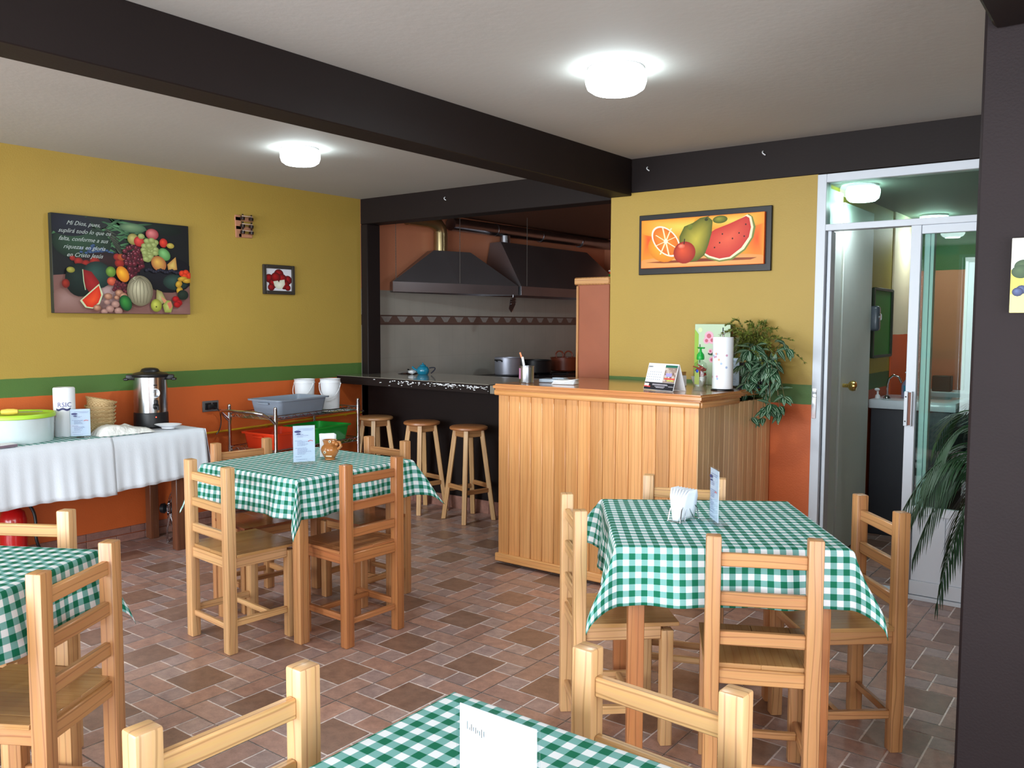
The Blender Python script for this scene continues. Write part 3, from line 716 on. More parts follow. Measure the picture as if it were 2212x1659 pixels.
# ---------------------------------------------------------------- menu stands
def menu(x,y,ang,w,h,label,lines=True,z=ZT,m=None,seed=0):
    t=thing('menu_stand',label,'menu stand',(x,y,z),ang,group='acrylic menu stands')
    mb=MB(); mb.box((0,-.003,h/2+.002),(w+.008,.002,h+.006),.0005); mb.box((0,.003,h/2+.002),(w+.008,.002,h+.006),.0005); mb.box((0,0,.0015),(w+.008,.075,.003),.001)
    mb.build('acrylic_holder',M_acryl,t)
    c=MB().box((0,0,h/2+.006),(w,.0015,h-.008)).build('menu_card',m or M_paperb,t)
    if lines:
        rn=random.Random(seed); mb=MB(); z0=h-.02
        def bar(x0,x1,zz,hh=.0022): mb.box(((x0+x1)/2,-.0046,zz),(x1-x0,.0004,hh))
        bar(-.3*w,.44*w,h-.014,.0012); bar(-.06*w,.38*w,h-.02,.0012)
        for blk,(zs,nl,ind) in enumerate(((h*.78,3,.0),(h*.62,5,.0),(h*.42,6,.0),(h*.2,1,.0),(h*.12,1,.05))):
            for k in range(nl):
                a=-.42*w+(.10*w if k else 0)+ind*w
                xx=a
                while xx<a+rn.uniform(.25,.62)*w:
                    L=rn.uniform(.004,.012); bar(xx,min(xx+L,.43*w),zs-k*h*.032,.0014); xx+=L+.002
        mb.build('printed_lines',mat('grey_blue_ink',rgb(110,118,160),.7),t)
        mb=MB()
        for dx,dz,rx in ((-.3*w,h-.026,.016),(-.26*w,h-.038,.010)): 
            mb.face([(dx+rx*math.cos(a),-.0047,dz+rx*.36*math.sin(a)) for a in [2*PI*i/14 for i in range(14)]])
        mb.build('printed_logo',M_ink,t)
        mb=MB()
        for k in range(4): mb.face([(.20*w+.006*k+.0028*math.cos(a),-.0047,h*.60+.003*math.sin(k)+.0022*math.sin(a)) for a in [2*PI*i/8 for i in range(8)]])
        mb.build('printed_drawing',M_inkred,t)
    return t
menu(2.134,-2.366,math.radians(62),.105,.185,'menu card in clear stand on the middle table',seed=1)
menu(4.238,-2.300,math.radians(-50),.10,.185,'menu card in clear stand, turned nearly edge-on, right-hand table',seed=2)
t4=menu(4.757,-4.182,0,.130,.162,'large blank white menu card on the nearest table',False,m=M_paper,z=ZT+.0006)
mb=MB(); rn=random.Random(2)
for k in range(9): mb.box((-.048+.0036*k,-.0046,.137-.0006*k+rn.uniform(-.002,.002)),(.0008,.0004,rn.uniform(.003,.012)))
mb.build('printed_lines',M_inkblk,t4)

# clay jug with napkins
t=thing('clay_jug','small brown glazed animal-shaped clay jug on the middle table','jug',(2.13,-2.20,ZT),math.radians(30))
MB().lathe([(.001,0),(.026,0),(.024,.006),(.034,.02),(.043,.038),(.045,.052),(.040,.066),(.030,.076),(.033,.088),(.038,.10),(.034,.10),(.027,.08),(.03,.06),(.001,.04)],seg=28).build('jug_body',M_pot,t)
mb=MB(); mb.tube([(.028,-.005,.09),(.055,-.01,.088),(.062,-.012,.07),(.045,-.008,.055)],.008,10); mb.build('handle',M_pot,t)
mb=MB(); mb.ell((.03,-.028,.09),(.012,.012,.012)); mb.ell((.045,-.03,.082),(.009,.009,.009)); mb.build('snout',M_pot,t)
mb=MB()
mb.box((.008,-.0405,.022),(.03,.004,.006),.001); mb.build('painted_mouth',mat('cream_glaze',rgb(225,215,190),.3),t)
for p in ((-.012,-.043,.042),(.012,-.037,.095)): MB().ell(p,(.0075,.004,.0075),seg=12,rings=6).build('painted_eye',MATS['cream_glaze'],t)
for p in ((-.012,-.0465,.042),(.012,-.0405,.095)): MB().ell(p,(.003,.002,.003),seg=8,rings=6).build('painted_pupil',M_inkblk,t)
mb=MB()
for k in range(6): mb.box((.001*k,.0025*k,.066-.001*k),(.075,.0016,.118),.0005,rot=Ry(.04*(k%3-1)))
tag(mb.build('paper_napkins',M_paper),'white paper napkins standing behind the brown clay jug','napkins').location=(2.078,-2.172,ZT)
bpy.data.objects['paper_napkins'].rotation_euler=(0,0,math.radians(46))
# wire napkin holder on right table
t=thing('napkin_holder','chrome wire napkin holder on the right-hand table','napkin holder',(4.138,-2.332,ZT),math.radians(80))
mb=MB()
for s in (-1,1):
    mb.tube([(-.055,s*.026,.004),(-.045,s*.024,.045),(-.02,s*.018,.07),(0,s*.016,.085),(.02,s*.018,.07),(.045,s*.024,.045),(.055,s*.026,.004)],.0022,6)
    mb.tube([(-.03,s*.026,.004),(-.01,s*.02,.04),(0,s*.018,.06),(.01,s*.02,.04),(.03,s*.026,.004)],.0018,6)
for x in (-.055,.055): mb.tube([(x,-.026,.004),(x,.026,.004)],.0022,6)
for x in (-.055,.055):
    for s in (-1,1): mb.ell((x,s*.026,.004),(.004,.004,.004),seg=8,rings=6)
mb.build('wire_frame',M_chrome,t)
mb=MB()
for k in range(7):
    yy=-.009+.003*k; P=[]
    for i in range(9):
        u=i/8; zz=.006+.108*u; lean=.010*math.sin(u*PI)*(k-3)*.35+ (u**3)*.010*(k-3)
        wv=.05-.012*u if u<.8 else .05-.012*u-.02*(u-.8)*5*.8
        P.append([(x,yy+lean,zz) for x in (-wv,-.02,.0,.02,wv)])
    mb.grid(P)
tag(mb.build('paper_napkins',M_paper,weld=False),'white napkins standing in the chrome holder on right-hand table','napkins')
o=bpy.data.objects['paper_napkins.001']; o.location=(4.138,-2.332,ZT); o.rotation_euler=(0,0,math.radians(80))
o.modifiers.new('th','SOLIDIFY').thickness=.001
mb=MB(); mb.tube([(.0,0,0),(.006,.004,-.03),(-.004,.0,-.06),(.0,.002,-.085)],.0007,4)
# ---------------------------------------------------------------- bar stools
def stool(x,y,a,label,seatm):
    t=thing('bar_stool',label,'stool',(x,y,0),a,group='stools under the serving counter')
    MB().lathe([(.001,.700),(.13,.700),(.141,.694),(.142,.682),(.136,.676),(.001,.676)],seg=40).build('seat',seatm,t)
    for k in range(4):
        b=PI/4+k*PI/2; top=Vector((.098*math.cos(b),.098*math.sin(b),.676)); bot=Vector((.190*math.cos(b),.190*math.sin(b),0))
        mb=MB(); ca=math.cos(b);sa=math.sin(b); hw=.0175; P=[]
        for c,zz in ((bot,0),(top,.676)):
            P.append([c+Vector((ca*u-sa*v,sa*u+ca*v,0)) for u,v in ((-hw,-hw),(hw,-hw),(hw,hw),(-hw,hw))])
        o1=random.uniform(0,30); kk=random.uniform(.92,1.05); tn=(kk,kk,kk*.97,1)
        for i in range(4):
            j=(i+1)%4; mb.face([P[0][i],P[0][j],P[1][j],P[1][i]],0,[(o1,i*.05),(o1,i*.05+.035),(o1+.68,i*.05+.035),(o1+.68,i*.05)],tn)
        mb.face(P[0][::-1],0,None,tn); mb.face(P[1],0,None,tn)
        bmesh.ops.remove_doubles(mb.bm,verts=mb.bm.verts,dist=1e-5); bmesh.ops.bevel(mb.bm,geom=mb.bm.edges[:],offset=.003,segments=1,affect='EDGES')
        mb.build('leg',W_pale,t)
    for k in range(4):
        b=k*PI/2; r=.158*math.cos(PI/4); 
        MB().box((r*math.cos(b),r*math.sin(b),.225+.03*(k%2)),(.018,2*r-.02,.034),.003,rot=Rz(b),axis=1).build('footrest',W_honey,t)
    mb=MB()
    for k in range(4):
        b=k*PI/2; r=.102*math.cos(PI/4); mb.box((r*math.cos(b),r*math.sin(b),.648),(.018,2*r-.01,.05),.003,rot=Rz(b),axis=1)
    mb.build('apron',W_honey,t)
stool(1.394,-.235,math.radians(-15),'round bar stool with reddish seat next to the wooden bar',W_oran)
stool(.912,-.225,math.radians(-10),'round bar stool with reddish seat, middle one of three',W_oran)
stool(.385,-.21,math.radians(-8),'round bar stool with pale seat beside the wire cart',W_honey)

# ---------------------------------------------------------------- wooden bar
t=thing('wooden_bar','large honey coloured bar counter clad in vertical pine boards','bar counter',(0,0,0))
XL,XR,XB,YF,YB=2.285,3.585,3.662,-1.02,-.212
random.seed(21)
n=16; w=(XR-XL)/n
tn=[.86,1.04,.96,1.0,.98,.84,.92,1.06,.82,.94,.98,1.04,1.02,.78,1.12,1.08]
mb=MB()
for k in range(n):
    q=tn[k]; a=XL+w*k; mb.box((a+w/2,YF+.006,.545),(w-.0016,.012,.98),.0045,axis=2,tone=(q,q*(.97 if q<.9 else .995),q*(.9 if q<.9 else .97),1))
mb.build('front_boards',W_panel,t)
mb=MB(); n2=15; d=Vector((XB-XR,YB-YF,0)); L=d.length; dn=d/L; ang=math.atan2(d.y,d.x)
for k in range(n2):
    c=Vector((XR,YF,0))+dn*(L*(k+.5)/n2); q=random.choice((.85,1.0,1.1,.95))
    mb.box((c.x-.007,c.y,.545),(L/n2-.0015,.012,.98),.003,rot=Rz(ang),axis=2,tone=(q,q*.98,q*.95,1))
mb.build('side_boards',W_panel2,t)
mb=MB(); mb.prism([(XL,YF+.014),(XR-.01,YF+.014),(XB-.02,YB),(XL,YB)],.05,1.03); mb.build('carcass',W_brown,t)
mb=MB(); mb.box(((XL+XR)/2,YF-.008,.042),(XR-XL+.02,.026,.05),.006); 
mb.box(((XR+XB)/2+.008,(YF+YB)/2,.042),(L+.0,.022,.05),.006,rot=Rz(ang)); mb.build('base_trim',W_panel,t)
mb=MB()
for (x,y) in ((XL+.06,YF+.06),(XR-.06,YF+.06),(XL+.06,YB-.06),(XB-.08,YB-.06)): mb.box((x,y,.012),(.06,.06,.024),.002)
mb.build('foot',M_black,t)
mb=MB(); mb.prism([(XL-.012,YF-.036),(XR+.030,YF-.036),(XR+.052,-.80),(XR+.075,-.62),(XR+.046,-.60),(XB+.006,YB),(XL-.012,YB)],1.062,1.098)
bmesh.ops.remove_doubles(mb.bm,verts=mb.bm.verts,dist=1e-5); bmesh.ops.bevel(mb.bm,geom=[e for e in mb.bm.edges if abs(e.verts[0].co.z-e.verts[1].co.z)<1e-4],offset=.010,segments=3,affect='EDGES')
mb.build('bar_top',W_top,t)
mb=MB(); mb.box(((XL+XR)/2,YF-.010,1.046),(XR-XL+.03,.03,.034),.008,seg=2); mb.box(((XR+XB)/2-.012,(YF+YB)/2-.21,1.046),(L*.50,.03,.034),.008,rot=Rz(ang),seg=2)
mb.build('top_moulding',W_panel,t)
ZB=1.0985
# things on the bar -------------------------------------------------
t=thing('metal_canister','metal tin of utensils with a pink sticker on the bar','canister',(2.39,-.875,ZB))
MB().lathe([(.001,0),(.046,0),(.047,.004),(.045,.008),(.045,.098),(.047,.10),(.047,.104),(.044,.104),(.043,.01),(.001,.008)],seg=28).build('tin_body',M_steel,t)
mb=MB(); P=[[(.0458*math.cos(a),.0458*math.sin(a),z) for z in (.025,.09)] for a in [math.radians(-150+5*i) for i in range(10)]]; mb.grid(P); mb.build('pink_sticker',mat('pink_sticker',rgb(190,130,165),.5),t)
mb=MB(); mb.tube([(-.02,0,.03),(-.045,.01,.15),(-.058,.012,.175)],.004,8); mb.box((-.052,.012,.165),(.012,.006,.04),.002,rot=Ry(-.4)); mb.build('knife_handle',mat('orange_tool',rgb(220,140,100),.4),t)
mb=MB(); mb.box((-.022,-.005,.128),(.016,.008,.06),.003,rot=Ry(-.22)); mb.build('white_tool',M_wplas,t)
mb=MB(); mb.box((-.035,.0,.115),(.014,.006,.07),.003,rot=Ry(-.3)); mb.build('dark_tool',M_black,t)
t=thing('plastic_tray','clear blister pack lying beside the metal tin on the bar','tray',(2.50,-.74,ZB),.15)
mb=MB(); mb.box((0,0,.012),(.16,.10,.022),.006,seg=2); mb.box((.03,.02,.026),(.08,.06,.008),.003); mb.build('tray_body',mat('milky_plastic',rgb(185,200,215),.2,trans=.2),t)
mb=MB(); random.seed(4)
for k in range(4): mb.box((.002*k,.001*k,.004+.006*k),(.14-.004*k,.10,.0055),.002,rot=Rz(.03*k))
mb.box((.045,.0,.026),(.06,.09,.004),.002,rot=Ry(-.12))
o=mb.build('napkin_stack',M_paper); o.location=(2.635,-.82,ZB); o.rotation_euler=(0,0,.25); tag(o,'flat stack of white napkins on the bar near tall cabinet','napkins')
# desk calendar
t=thing('desk_calendar','folded desk calendar with month page and fruit photo on the bar','calendar',(3.292,-.905,ZB+.0015),math.radians(-17))
cw,chh=.222,.150; lean=Rx(-.30)
mb=MB(); c=lean@Vector((0,0,chh/2)); mb.box((c.x,c.y,c.z),(cw,.002,chh),.0004,rot=lean); 
bk=Rx(.34); c=Vector((0,.098,0))+bk@Vector((0,0,chh/2*.99)); mb.box((c.x,c.y,c.z),(cw,.002,chh*.995),.0004,rot=bk)
mb.build('card_stand',M_wplas,t)
def oncard(mb,x0,x1,z0,z1,m_=0,off=-.0016,tone=(1,1,1,1)):
    P=[lean@Vector((x,off,z)) for x,z in ((x0,z0),(x1,z0),(x1,z1),(x0,z1))]; mb.face([tuple(p) for p in P],0,None,tone)
mb=MB(); oncard(mb,-cw/2+.002,cw/2-.002,.002,.043,tone=rgb(28,26,34)); 
oncard(mb,-.108,-.075,.02,.036,off=-.0020,tone=rgb(215,205,200)); oncard(mb,-.110,-.085,.016,.022,off=-.0024,tone=rgb(220,70,70)); oncard(mb,-.083,-.062,.015,.021,off=-.0024,tone=rgb(220,70,70))
for a,b,z in ((-.05,.06,.032),(-.05,.065,.027),(-.03,.045,.019),(-.02,.04,.013),(.07,.105,.022)): oncard(mb,a,b,z,z+.0025,off=-.0020,tone=rgb(190,186,196))
# photo half
random.seed(8)
oncard(mb,.02,cw/2-.004,.044,.143,tone=rgb(150,128,118)); oncard(mb,.02,cw/2-.004,.128,.145,off=-.0020,tone=rgb(30,96,78)); oncard(mb,.02,cw/2-.004,.142,chh-.003,off=-.0022,tone=rgb(214,222,232))
for k in range(60):
    x=random.uniform(.025,.105); z=random.uniform(.048,.122); s=random.uniform(.003,.007); oncard(mb,x-s,x+s,z-s,z+s,off=-.0019-.00001*k,tone=random.choice((rgb(170,150,140),rgb(120,96,88),rgb(196,180,170))))
oncard(mb,.035,.078,.078,.097,off=-.0032,tone=rgb(160,150,205)); oncard(mb,.03,.105,.062,.070,off=-.0034,tone=rgb(205,75,55)); oncard(mb,.05,.10,.053,.060,off=-.0034,tone=rgb(190,185,80))
mb.build('printed_picture',M_print,t)
mb=MB(); oncard(mb,-cw/2+.003,.018,.044,chh-.003,off=-.0020); mb.build('month_page',M_paper,t)
Rc=lean@R_facing_my
text('month_name','Junio',.017,M_inkblk,t,lean@Vector((-.105,-.0030,.126)),Rc)
mb=MB()
for r in range(4):
    for k in range(7):
        if r==0 and k==0: continue
        x=-.100+.0155*k; z=.098-.014*r; oncard(mb,x,x+.005,z,z+.005,off=-.0030,tone=rgb(120,130,150))
mb.build('printed_dates',M_print,t)
# small white box, red packets, soap bottle, paper roll, card, green box
t=thing('sugar_box','small white box of sugar packets behind the calendar','box',(3.232,-.535,ZB),-.3)
MB().box((0,0,.032),(.075,.06,.064),.004).build('box_body',M_wplas,t)
mb=MB(); random.seed(3)
for k in range(7): mb.box((-.03+.01*k,0,.070),(.003,.055,.03),.001,rot=Ry(random.uniform(-.3,.3)))
mb.build('sugar_packet',mat('kraft_paper',rgb(180,140,80),.7),t)
t=thing('packet_bowl','small white bowl holding bright red packets on the bar','bowl',(3.325,-.46,ZB)); t.scale=(.8,.8,1.1)
MB().lathe([(.001,0),(.03,0),(.05,.03),(.058,.052),(.054,.052),(.045,.03),(.001,.008)],seg=24).build('bowl_body',M_wplas,t)
mb=MB(); random.seed(6)
for k in range(9): mb.box((random.uniform(-.03,.03),random.uniform(-.02,.02),.055+.006*k),(.06,.045,.006),.002,rot=Rz(random.uniform(0,3))@Rx(random.uniform(-.5,.5))@Ry(random.uniform(-.4,.4)))
mb.build('red_packet',mat('red_foil',rgb(180,24,24),.3),t)
t=thing('hand_soap_bottle','clear gel bottle with green pump on the bar corner','soap bottle',(3.472,-.765,ZB),math.radians(-30)); t.scale=(1.2,1.2,1.03)
MB().lathe([(.001,0),(.038,0),(.041,.01),(.041,.125),(.034,.145),(.014,.158),(.012,.168)],seg=24,sx=1.0,sy=.62).build('bottle_body',M_clear,t)
mb=MB(); mb.lathe([(.016,.163),(.018,.172),(.016,.19),(.006,.205),(.004,.222)],seg=14); mb.box((.004,0,.225),(.045,.014,.008),.003); mb.build('pump',M_green,t)
MB().box((0.012,-.0262,.07),(.034,.0012,.07),.0004).build('bottle_label',mat('yellow_blue_label',rgb(150,165,90),.4),t)
MB().ell((.014,-.027,.105),(.010,.002,.009),seg=12,rings=6).build('blue_badge',mat('blue_badge',rgb(20,70,180),.3),t)
t=thing('paper_towel_stand','tall white paper towel roll on a dark stand','paper towel roll',(3.555,-.66,ZB),0)
MB().lathe([(.001,0),(.062,0),(.062,.006),(.001,.007)],seg=28).build('stand_base',M_blackm,t)
MB().lathe([(.02,.01),(.0545,.01),(.0555,.014),(.0555,.286),(.0545,.29),(.02,.29),(.02,.012)],seg=40).build('towel_roll',M_paper,t)
mb=MB(); mb.tube([(0,0,.006),(0,0,.30)],.005,8); mb.tube([(0,0,.30),(-.012,0,.312),(.0,0,.322),(.012,0,.312),(0,0,.30)],.0025,6); mb.build('stand_rod',M_chrome,t)
mb=MB(); random.seed(2)
for k in range(14):
    a=math.radians(random.uniform(-175,-40)); z=random.uniform(.04,.2); r=.0562; s=.007
    mb.face([(r*math.cos(a+.12*math.cos(b)),r*math.sin(a+.12*math.cos(b)),z+s*math.sin(b)) for b in [2*PI*i/6 for i in range(6)]],0,None,random.choice((rgb(200,150,175),rgb(160,180,215),rgb(225,160,130))))
mb.build('printed_motif',M_print,t)
mb=MB(); P=[[(.045+.03*u,.01+.01*math.sin(5*u),.10+v*.18) for v in (0,.5,1)] for u in (0,.5,1)]; mb.face([(.052,.0,.12),(.085,.02,.29),(.06,.02,.29),(.05,.01,.20)])
mb.build('loose_wrapper',M_clear,t)
menu(3.515,-.42,math.radians(-5),.075,.165,'pale blue card in clear stand right of the towel roll',True,z=ZB,seed=5)
t=thing('green_box','tall pale green product box with flowers against the wall','box',(3.34,-.285,ZB),math.radians(2))
MB().box((0,0,.18),(.22,.075,.36),.002).build('carton',mat('carton_green',rgb(178,200,168),.4,var=.08,vscale=4),t)
mb=MB(); y=-.0385
def F(x,z,r,tn,off=0,sx=1,sz=1,n=14): mb.face([(x+r*sx*math.cos(a),y-off,z+r*sz*math.sin(a)) for a in [2*PI*i/n for i in range(n)]],0,None,tn)
mb.face([(-.11,y,.0),(-.085,y,.0),(-.085,y,.30),(-.11,y,.33)],0,None,rgb(140,180,60))
for k,(x,z,r) in enumerate(((-.02,.29,.028),(.0,.265,.022),(-.035,.262,.02),(-.01,.20,.014),(.0,.15,.018),(.03,.12,.014))): F(x,z,r,rgb(225,170,190),.0003+.0001*k); F(x,z,r*.5,rgb(190,90,110),.001+.0001*k)
F(-.075,.325,.014,rgb(205,225,170),.0004)
mb.face([(-.078,y-.0005,.13),(-.073,y-.0005,.13),(-.073,y-.0005,.24),(-.078,y-.0005,.24)],0,None,rgb(20,40,30))
mb.face([(.062,y-.0005,.27),(.069,y-.0005,.27),(.069,y-.0005,.34),(.062,y-.0005,.34)],0,None,rgb(20,40,40))
F(0,.185,.02,rgb(30,70,40),.0005,1.3,.5)
mb.build('printed_flowers',M_print,t)
mb=MB(); mb.box((.1103,0,.18),(.001,.073,.358),tone=rgb(66,74,34)); mb.box((.111,0,.32),(.001,.03,.03),tone=rgb(150,60,50)); mb.build('dark_side_print',M_print,t)

# ---------------------------------------------------------------- plants on the bar
t=thing('potted_plant','dark blue pot of feathery fern at the end of the bar','potted plant',(3.60,-.335,ZB))
MB().lathe([(.001,0),(.085,0),(.075,.006),(.085,.13),(.09,.132),(.09,.14),(.08,.14),(.001,.12)],seg=28).build('pot',M_navy,t)
MB().lathe([(.001,.0),(.10,.0),(.11,.012),(.105,.012),(.095,.003)],seg=28).build('saucer',mat('blue_saucer',rgb(20,60,110),.3),t).location=(0,0,.0)
random.seed(31)
mb=MB()
for k in range(64):
    a=random.uniform(0,2*PI); r=random.uniform(.12,.36) if math.cos(a)>.2 else random.uniform(.08,.2); h=random.uniform(.14,.30)
    if math.sin(a)>0 : r*=.35
    p0=Vector((random.uniform(-.03,.03),random.uniform(-.03,.03),.13)); p1=p0+Vector((r*.35*math.cos(a),r*.35*math.sin(a),h)); p2=Vector((r*math.cos(a)*1.05,r*math.sin(a)*.7,.13+h*random.uniform(.1,.95)))
    pts=bez(p0,p1,p2,14); mb.tube(pts,.0012,4,1)
    for i in range(3,15):
        d=(pts[i]-pts[i-1]).normalized()
        for s in (-1,1):
            for q in range(4):
                dirv=(d*.6+Vector((random.uniform(-1,1),random.uniform(-.6,.6),random.uniform(-.3,.6)))*.7).normalized(); L=random.uniform(.014,.028)
                p=pts[i]; e=p+dirv*L; n_=d.cross(dirv).normalized()*.003
                mb.face([p,p+dirv*L*.5+n_,e,p+dirv*L*.5-n_],0)
mb.build('fern_fronds',[M_fern,M_stem],t,weld=False)
# trailing striped plant
t=thing('trailing_plant','trailing plant with white-striped leaves hanging over the bar end','hanging plant',(3.705,-.395,ZB+.11))
random.seed(12)
stems=MB(); lv=MB()
def leaf(mb,p,d,L,W):
    d=Vector(d).normalized(); side=d.cross(Vector((random.uniform(-.3,.3),-.5,1))).normalized(); nrm=side.cross(d).normalized()
    P=[]; prof=((0,.02),(.15,.55),(.35,1.0),(.6,.85),(.82,.45),(1,.02)); 
    for u,w in prof:
        c=p+d*L*u-nrm*L*.22*u*u; P.append([c+side*W*w*k*.5+nrm*abs(k)*W*.12*w for k in (-1,-.34,.34,1)])
    mb.grid(P,0,lambda i,j:(prof[i][0],j/3))
specs=[]
for k in range(17):
    dx=random.uniform(-.12,.14); drop=random.uniform(-.24,.14); specs.append((dx,drop))
specs+=[(-.06,-.27),(.0,-.27),(.09,-.20),(.13,-.14),(.03,-.22)]
for dx,drop in specs:
    p0=Vector((random.uniform(-.05,.03),.04,.02)); p1=Vector((dx*.6,-.07,.09+max(0,drop))); p2=Vector((dx,-.06+random.uniform(-.05,.03),drop))
    pts=bez(p0,p1,p2,9); stems.tube(pts,.0018,5)
    for i in range(2,10):
        if random.random()<.72:
            d=(random.uniform(-1,1),random.uniform(-.9,.1),random.uniform(-.9,.35)); leaf(lv,pts[i],d,random.uniform(.06,.09),random.uniform(.030,.042))
    for q in range(3): leaf(lv,p2,(random.uniform(-1,1),random.uniform(-.8,0),random.uniform(-1,-.1)),random.uniform(.06,.09),.038)
stems.build('plant_stems',M_stem,t,weld=False); lv.build('leaves',M_leaf,t,weld=False)
MB().lathe([(.001,-.108),(.05,-.108),(.055,-.02),(.05,-.02),(.001,-.03)],(-.055,.07,0),20).build('small_pot',M_black,t)

# ---------------------------------------------------------------- palm by the glass door
t=thing('potted_palm','potted palm with drooping fronds behind the dark pillar','potted palm',(5.045,-1.22,0))
MB().lathe([(.001,0),(.13,0),(.17,.28),(.18,.28),(.18,.30),(.165,.30),(.15,.27),(.001,.25)],seg=28).build('pot',M_navy,t)
mb=MB(); 
for (x,y) in ((0,0),(.03,.03),(-.03,.02)): mb.tube([(x,y,.25),(x*1.6,y*1.6,.55),(x*2.2-.02,y*2,.85)],.014,8)
mb.build('trunk',mat('palm_cane',rgb(104,112,64),.5),t)
random.seed(17)
fr=[((-.36,.02,.80),.45),((-.40,-.05,.64),.55),((-.36,-.12,.52),.7),((-.26,-.15,.36),.9),((-.34,.10,.95),.3),((-.24,-.2,.46),.9),((-.30,-.1,.90),.4),((-.33,-.16,.72),.6),((-.25,.3,1.0),.4),((.3,-.1,.9),.5),((.35,.2,.8),.5),((.1,.35,.9),.5),((-.40,-.18,.70),.5),((-.22,-.1,.55),.8)]
for (tip,dr) in fr:
    mb=MB(); p0=Vector((-.02,.02,.80)); p2=Vector(tip); p1=Vector((tip[0]*.55,tip[1]*.55,max(tip[2],.8)+.42*(1-dr*.3)))
    pts=bez(p0,p1,p2,34); mb.tube(pts,.0035,5,0,radii=[.0045-.003*i/34 for i in range(35)])
    for i in range(8,35):
        d=(pts[min(i+1,34)]-pts[i-1]).normalized(); side=d.cross(Vector((0,0,1))).normalized(); u=(i-8)/26
        for s in (-1,1):
            L=(.17*math.sin(PI*(.2+.75*u)))*random.uniform(.85,1.1); dv=(d*.75+side*s*.65+Vector((0,0,-.25))).normalized()
            q0=pts[i]; q1=q0+dv*L*.5+Vector((0,0,-.01)); q2=q0+dv*L*.95+Vector((0,0,-.04-.04*random.random())); wn=dv.cross(Vector((0,0,1))).normalized()*.0027
            mb.grid([[q0-wn*.3,q0+wn*.3],[q1-wn,q1+wn],[(q1+q2)/2-wn*.8,(q1+q2)/2+wn*.8],[q2-wn*.05,q2+wn*.05]])
    mb.build('frond',M_darkleaf,t,weld=False)

# ---------------------------------------------------------------- wall pictures
class Paint:
    """flat painted picture: shapes in (u,v) metres on a plane, later shapes on top"""
    def __init__(s,f): s.f=f; s.mb=MB(); s.k=0
    def poly(s,pts,col,colc=None,hx=0,hy=0):
        pts=[(min(.998,max(.002,a)),min(.997,max(.003,b))) for a,b in pts]
        s.k+=1; h=.00004*s.k
        if colc is None: s.mb.face([s.f(u,v,h) for u,v in pts],0,None,col); return
        cu=sum(p[0] for p in pts)/len(pts)+hx; cv=sum(p[1] for p in pts)/len(pts)+hy; n=len(pts)
        for i in range(n):
            a,b=pts[i],pts[(i+1)%n]; s.mb.face([s.f(cu,cv,h),s.f(*a,h),s.f(*b,h)],0,None,[colc,col,col])
    def ell(s,u,v,ru,rv,col,colc=None,rot=0,hx=None,n=22):
        c,q=math.cos(rot),math.sin(rot)
        pts=[(u+ru*math.cos(a)*c-rv*math.sin(a)*q,v+ru*math.cos(a)*q+rv*math.sin(a)*c) for a in [2*PI*i/n for i in range(n)]]
        s.poly(pts,col,colc,-ru*.25 if hx is None else hx,rv*.25)
    def line(s,pts,w,col):
        for (a,b) in zip(pts,pts[1:]):
            d=math.hypot(b[0]-a[0],b[1]-a[1]) or 1; nx,ny=-(b[1]-a[1])/d*w/2,(b[0]-a[0])/d*w/2
            s.poly([(a[0]-nx,a[1]-ny),(b[0]-nx,b[1]-ny),(b[0]+nx,b[1]+ny),(a[0]+nx,a[1]+ny)],col)
# still life canvas on the left wall
Wc,Hc=.925,.610
t=thing('fruit_canvas','large still life canvas of fruit with white script on the left wall','picture',(.001,-2.565,1.512))
MB().box((.019,Wc/2,Hc/2),(.038,Wc,Hc),.002,tone=(1,1,1,1)).build('stretcher_box',mat('canvas_edge',rgb(38,42,34),.6,var=.3),t)
p=Paint(lambda u,v,h:(.0385+h,u*Wc,v*Hc))
p.poly([(.003,.003),(.997,.003),(.997,.997),(.003,.997)],rgb(24,26,28))
p.poly([(.003,.003),(.997,.003),(.997,.36),(.7,.30),(.4,.33),(.12,.40),(.003,.38)],rgb(120,84,78)); p.ell(.85,.06,.2,.1,rgb(122,86,80),rgb(150,110,104)); p.ell(.1,.12,.14,.14,rgb(122,88,80),rgb(150,118,112)); p.ell(.36,.2,.13,.15,rgb(122,90,86),rgb(190,160,158))
rn=random.Random(5)
for k in range(46):
    u=rn.uniform(.02,.62); v=rn.uniform(.68,.97); a=rn.uniform(-.9,.9); L=rn.uniform(.05,.15); g=rn.uniform(.6,1.3)
    p.ell(u,v,L,.012,rgb(int(36*g),int(74*g),int(44*g)),rgb(int(88*g),int(132*g),int(92*g)),a,n=12)
p.ell(.2,.72,.2,.18,rgb(24,40,30),rgb(44,74,52)); p.ell(.12,.9,.15,.12,rgb(22,22,34),rgb(26,28,44)); p.ell(.56,.92,.10,.05,rgb(60,92,66),rgb(120,150,110)); p.ell(.8,.93,.14,.06,rgb(20,28,24),rgb(22,34,30))
for k in range(7): p.ell(.40+.01*k,.86-.035*k,.07,.009,rgb(20,24,20),rgb(90,96,80),-.6-.08*k,n=10)
for k in range(46): p.ell(.29+rn.gauss(0,.045),.655+rn.gauss(0,.022),.014,.013,rgb(30,44,76),rgb(72,104,150),n=8)
p.ell(.36,.55,.17,.09,rgb(30,18,22),rgb(50,28,30))
for (u,v,r) in ((.17,.53,.03),(.22,.51,.03),(.28,.54,.035),(.13,.56,.02),(.455,.535,.035),(.44,.60,.028)): p.ell(u,v,r,r*1.3,rgb(110,24,22),rgb(170,44,34))
p.ell(.47,.60,.03,.035,rgb(140,60,30),rgb(180,84,40))
p.ell(.82,.44,.22,.2,rgb(18,18,24),rgb(26,26,34)); p.ell(.88,.36,.1,.09,rgb(28,44,40),rgb(52,78,70))
